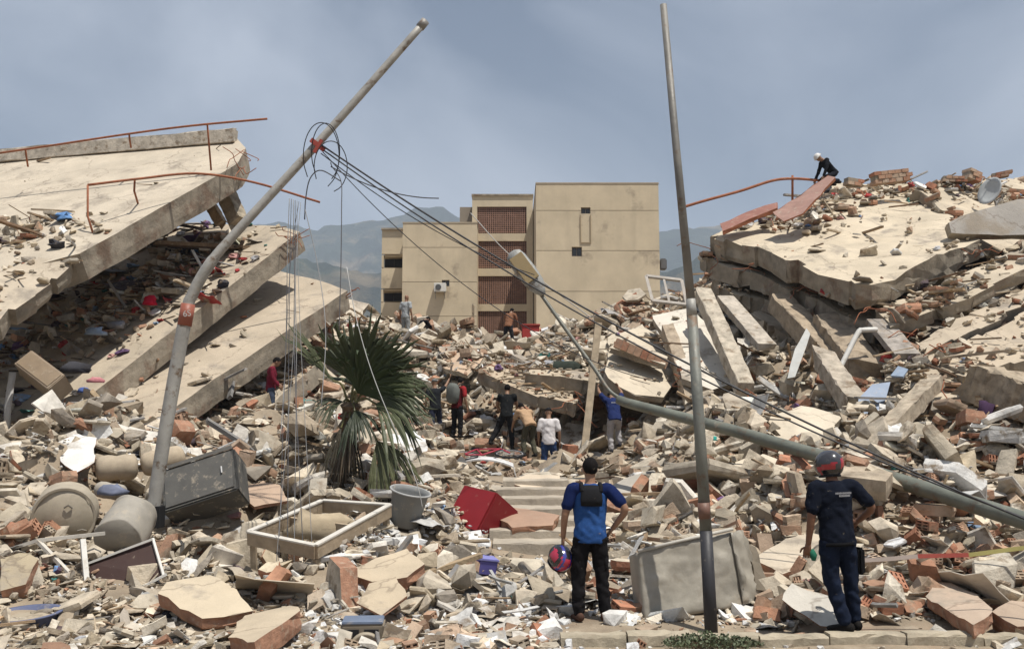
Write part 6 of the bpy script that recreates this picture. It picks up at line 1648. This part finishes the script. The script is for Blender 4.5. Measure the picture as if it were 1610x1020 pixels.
for sg in (-1, 1):
    mb = MB(); mb.tube(smooth_path([sp(sg*.10,-.118,.44), sp(sg*.105,-.085,.51), sp(sg*.10,.0,.525), sp(sg*.10,.09,.44)], 5), .022, 8); mb.build('harness_strap', M['cloth'], root, (.018,.018,.020), True)
for sg in (-1, 1):
    mb = MB(); ball(mb, sp(sg*.20, -.015, .16) if False else pel_ if False else Vector((sg*.165, .0, .60)), (.03, .06, .09), 10); mb.build('cargo_pocket', M['cloth'], root, (.014,.013,.014), True)

def helmet(name, c, Rm, s, label, base, mark, dark=(.02,.02,.022), who=None):
    """full face motorcycle helmet: shell with a face opening, visor, coloured bands and a lining"""
    t = Thing(name, c, label, 'helmet')
    def shell(keep, k=1.0, col=base, nm='shell', m='plain', off=0):
        bm = bmesh.new(); bmesh.ops.create_uvsphere(bm, u_segments=40, v_segments=26, radius=1)
        for v in bm.verts:
            q = v.co.copy(); a = q.z
            v.co = Vector((q.x*.130*(1-.10*max(0, -a)), (q.y*.158+(.02*max(0, -a) if q.y > 0 else -.012*max(0, a)))*(1-.08*max(0, -a)), q.z*.138*(1.0 if a > 0 else 1.04)))*k*s
        bmesh.ops.delete(bm, geom=[f for f in bm.faces if not keep(f.calc_center_median()/s/k)], context='FACES')
        for v in bm.verts: v.co = Rm @ v.co
        me = bpy.data.meshes.new(nm); bm.to_mesh(me); bm.free(); me.polygons.foreach_set('use_smooth', [True]*len(me.polygons)); return link_mesh(nm, me, M[m], t.o, col)
    opening = lambda p: p.y > .03 and -.055 < p.z < .055
    M.setdefault('gloss', mat('glossy_shell', src='obj', rough=.22, var=.06, scale=6, dust=.03, bump=0, spec=.5, clear=.4))
    shell(lambda p: p.z > -.11 and not opening(p), 1, base, 'shell', 'gloss')
    shell(lambda p: p.z > -.115 and not opening(p), .95, dark, 'lining', 'cloth')
    shell(lambda p: p.y > .02 and -.05 < p.z < .06, 1.012, (.015,.015,.018), 'visor', 'gloss')
    shell(mark[0], 1.006, mark[1], 'painted_band', 'gloss')
    if len(mark) > 2: shell(mark[2], 1.009, mark[3], 'painted_band', 'gloss')
    mb = MB(); ring = [Rm @ (Vector((.088*math.cos(a), .108*math.sin(a)+.005, -.110))*s) for a in [2*math.pi*k/24 for k in range(25)]]; mb.tube([r_+Vector(c) for r_ in ring], .010*s, 6, False); t.part('neck_rim', mb, 'dark', smooth=True)
    return t
hw = pA['W'](pA['J']['wL'])
helmet('motorcycle_helmet', hw+Vector((-.03,.02,-.215)), eul(20, 35, 18).to_3x3(), 1.0, 'red, blue and black motorcycle helmet hanging from the hand of the man in blue', (.02,.02,.025), (lambda p: abs(p.x) < .075 and p.z < .09 and p.y < .02 or abs(p.x) > .10 and p.z > -.02, (.48,.03,.07), lambda p: .03 < abs(p.x) < .06 and p.y < .05, (.05,.06,.32)))

# man in navy wearing a helmet
fB = Vector((W(1325,1004,10.12).x, 10.12, max(.065, hz(W(1325,1004,10.12).x, 10.12))))
pB = person('man in a dark navy uniform wearing a motorcycle helmet, seen from behind', fB, 10, 1.76, shirt=(.008,.011,.021), trousers=(.011,.017,.036), skin=(.20,.095,.055), sleeve=.55, voxel=.012,
            kL=(-.09,.02,.50), aL=(.0,-.06,.085), kR=(.12,.04,.49), aR=(.16,.05,.085), tL=38, tR=6, hipx=-.02, roll=-2, eL=(-.06,-.03,-.30), wL=(-.075,.02,-.55), eR=(.20,-.06,-.22), wR=(.12,.12,-.36), head=(2, 10), palmL=(.6,1,0), curl=.9, shoe=(.018,.016,.015), bulk=1.05, bald=True)
root, sp = pB['root'], pB['sp']
hc = pB['W'](pB['head']+Vector((0, -.004, .0)))
helmet('motorcycle_helmet', hc, (Matrix.Rotation(R(10), 3, 'Z') @ pB['Hm'].to_3x3()), 1.05, 'dark grey and red motorcycle helmet worn by the man in navy', (.045,.045,.052), (lambda p: p.y < .02 and -.055 < p.z-.35*p.x < .035 and (p.x > .02 or p.x < -.03), (.38,.015,.03), lambda p: p.y < -.02 and -.075 < p.z < -.05, (.012,.012,.014)))
# two printed lines across the back: too small to read in the photograph, so only their strokes
M['print'] = mat('faded_white_print', (.50,.50,.52), var=.1, bump=0)
r = random.Random(4); mb = MB()
for z0, xa, xb in ((.405, -.05, .115), (.380, -.015, .10)):
    x = xa
    while x < xb:
        w_ = r.uniform(.008, .013); c = sp(x, -.152+.35*abs(x-.02)**1.5*.6, z0)
        q = r.choice(((0,1,0),(1,1,0),(1,0,1),(1,1,1)))
        mb.box(c, (.003, .003, .017)); mb.box(c+Vector((w_*.75, 0, 0)), (.003, .003, .017))
        for k, z in enumerate((-.0075, 0, .0075)):
            if q[k]: mb.box(c+Vector((w_*.37, 0, z)), (w_*.75, .003, .003))
        x += w_+.005
pm = mb.build('printed_lines', M['print'], root); pm['kind'] = 'stuff'
mb = MB(); mb.box((0.215,.02,.66), (.07,.13,.26)); mb.build('belt_pouch', M['cloth'], root, (.010,.010,.011), bevel=.02)
mb = MB(); ring_loft(mb, [(sp(0,0,-.10), .176, .130), (sp(0,0,-.065), .177, .131)], pB['side'], 20); mb.build('belt', M['cloth'], root, (.008,.008,.009), True)
wl_ = pB['W'](pB['J']['wL']); mb = MB(); mb.tube([wl_+Vector((.03,.02,-.06)), wl_+Vector((.05,.0,-.11)), wl_+Vector((.045,-.01,-.16))], [.03,.036,.02], 8); single('work_glove', mb, 'cloth', 'green work glove held by the man in navy', 'glove', (.03,.16,.10), True)

# helpers further up
person('man in a white shirt and blue jeans standing at the head of the steps', Vector((W(863,752,24).x, 24, W(863,752,24).z)), 0, 1.70, shirt=(.74,.70,.69), trousers=(.04,.07,.16), hair=(.02,.02,.022), hat='cap', aL=(-.12,.0,.09), aR=(.14,.06,.12), kR=(.13,.1,.50), eL=(-.06,-.02,-.28), wL=(-.05,.10,-.5), head=(10, 0), sleeve=.6)
person('man in a black shirt bracing with one leg back beside the dark hollow', Vector((W(795,706,26).x, 26, W(795,706,26).z)), -8, 1.72, shirt=(.016,.017,.018), trousers=(.02,.02,.022), pitch=14, hipx=.02, kL=(-.22,.04,.52), aL=(-.38,-.1,.20), kR=(.14,.06,.47), aR=(.17,0,.09), eR=(.06,.14,-.24), wR=(.02,.34,-.34), eL=(-.10,.08,-.25), wL=(-.06,.30,-.33), sleeve=.2)
person('person in a tan shirt and olive trousers bending over beside the black shirt', Vector((W(830,718,25.4).x, 25.4, W(830,718,25.4).z)), 25, 1.66, shirt=(.50,.33,.20), trousers=(.09,.085,.06), pitch=48, hip=.86, hipy=-.12, kL=(-.12,.0,.47), aL=(-.16,-.1,.09), kR=(.12,.0,.47), aR=(.14,-.16,.09), eR=(.06,.10,-.26), wR=(.02,.28,-.42), eL=(-.06,.12,-.26), wL=(-.02,.30,-.42), sleeve=.5)
pN = person('man in a navy shirt and grey trousers reaching up under the fallen lamp arm', Vector((W(966,712,24.6).x, 24.6, W(966,712,24.6).z)), 8, 1.70, shirt=(.022,.035,.12), trousers=(.42,.40,.40), pitch=26, hip=.88, hipy=-.06, kL=(-.10,.03,.47), aL=(-.09,-.06,.09), kR=(.14,.18,.58), aR=(.16,.1,.24), eL=(-.12,.14,.20), wL=(-.10,.34,.32), eR=(.10,.16,.20), wR=(.06,.34,.34), head=(35, 0), sleeve=.55, shoe=(.05,.05,.06))
mb = MB()
for i in range(6): mb.box(pN['sp'](-.065+i*.026, -.145, .34), (.016, .006, .03))
o = mb.build('printed_word', M['print'], pN['root']); o['kind'] = 'stuff'
pK = person('man in a red and black shirt carrying a grey backpack beside the palm', Vector((W(718,688,28).x, 28, W(718,688,28).z)), -35, 1.72, shirt=(.09,.012,.014), trousers=(.016,.016,.018), pitch=10, sleeve=.6, eL=(-.05,.12,-.26), wL=(.0,.3,-.3), head=(14, 0), sleeve_col=(.36,.03,.035))
q = pK['W'](pK['sp'](.0, -.24, .28)); bp_ = Thing('backpack', q-Vector((0,0,.25)), 'bulky grey green backpack on the man in red and black', 'backpack')
V_, T_, _ = rag_proto(2); bm = bmesh.new(); bmesh.ops.create_icosphere(bm, subdivisions=3, radius=1); mb = MB()
for v in bm.verts: k = 1+.12*noise.noise(v.co*2.5); v.co = Vector((math.copysign(abs(v.co.x)**.75, v.co.x)*.20*k, math.copysign(abs(v.co.y)**.75, v.co.y)*.14*k, math.copysign(abs(v.co.z)**.8, v.co.z)*.29*k))
bm.verts.index_update(); Rz = Matrix.Rotation(R(-35), 3, 'Z'); mb.add([q+Rz @ v.co for v in bm.verts], [tuple(v.index for v in f.verts) for f in bm.faces]); bm.free(); bp_.part('bag', mb, 'cloth', (.16,.17,.155), smooth=True)
for sg in (-.1, .1):
    mb = MB(); mb.tube(smooth_path([q+Rz @ Vector((sg,.10,.20)), q+Rz @ Vector((sg,.25,.27)), q+Rz @ Vector((sg*1.2,.38,.10)), q+Rz @ Vector((sg*1.3,.20,-.15))], 4), .018, 6); bp_.part('strap', mb, 'cloth', (.05,.05,.05), smooth=True)
person('man in a grey cap and dark shirt striding beside the palm', Vector((W(684,690,28.6).x, 28.6, W(684,690,28.6).z)), 20, 1.74, shirt=(.02,.022,.026), trousers=(.03,.035,.06), hair=(.16,.17,.17), hat='cap', kR=(.16,.12,.52), aR=(.22,.06,.20), kL=(-.1,-.02,.48), aL=(-.14,-.12,.09), eR=(.16,.10,.12), wR=(.30,.22,.34), pitch=8, sleeve=.5)
person('man in a maroon jacket standing with bowed head under the tilted floor', Vector((W(424,664,24).x, 24, W(424,664,24).z)), -70, 1.60, shirt=(.17,.018,.035), trousers=(.06,.075,.11), sleeve=1.2, head=(28, 0), eL=(-.04,.04,-.27), wL=(.03,.20,-.38), eR=(.05,.0,-.27), wR=(.02,.16,-.44))
person('bald man in a pale grey shirt standing on the mound before the balconies', Vector((W(637,533,38).x, 38, W(637,533,38).z)), -30, 1.72, shirt=(.40,.42,.43), trousers=(.30,.31,.31), bald=True, skin=(.28,.15,.09), sleeve=.55)
person('person in black crouching on the mound near the bald man', Vector((W(660,536,39).x, 39, W(660,536,39).z)), -50, 1.68, shirt=(.012,.012,.014), trousers=(.02,.02,.022), hip=.42, pitch=38, hipy=-.1, kL=(-.16,.30,.48), aL=(-.12,.05,.09), kR=(.16,.30,.48), aR=(.12,.05,.09), eL=(-.06,.16,-.22), wL=(.0,.36,-.30), eR=(.06,.16,-.22), wR=(0,.36,-.30), head=(20, 0), sleeve=1.2)
person('bare backed man in dark trousers leaning forward before the terracotta screens', Vector((W(799,546,41).x, 41, W(799,546,41).z)), -28, 1.76, shirt=(.27,.13,.075), trousers=(.035,.037,.042), pitch=24, kL=(-.14,.0,.48), aL=(-.2,-.06,.09), kR=(.14,.06,.48), aR=(.16,.08,.09), eR=(.06,.12,-.26), wR=(.04,.26,-.44), eL=(-.08,.06,-.26), wL=(-.06,.22,-.44), head=(10, 0))
fz = rest(W(1292,280,31.0).x, 31.0, W(1292,280,31.0).z)
pR = person('man in black with a white hard hat kneeling on the crest of the crushed block', Vector((W(1302,290,31.3).x, 31.3, W(1302,290,31.3).z)), 100, 1.72, shirt=(.012,.013,.017), trousers=(.018,.02,.028), hat='hardhat', hair=(.72,.71,.68), hip=.40, pitch=42, hipy=-.20, kL=(-.14,.16,.12), aL=(-.14,-.30,.09), kR=(.16,.20,.14), aR=(.15,-.28,.09), eL=(-.08,.06,-.28), wL=(-.06,.16,-.56), eR=(.08,.06,-.28), wR=(.08,.18,-.55), sleeve=1.2, head=(12, 0))
finish_people()
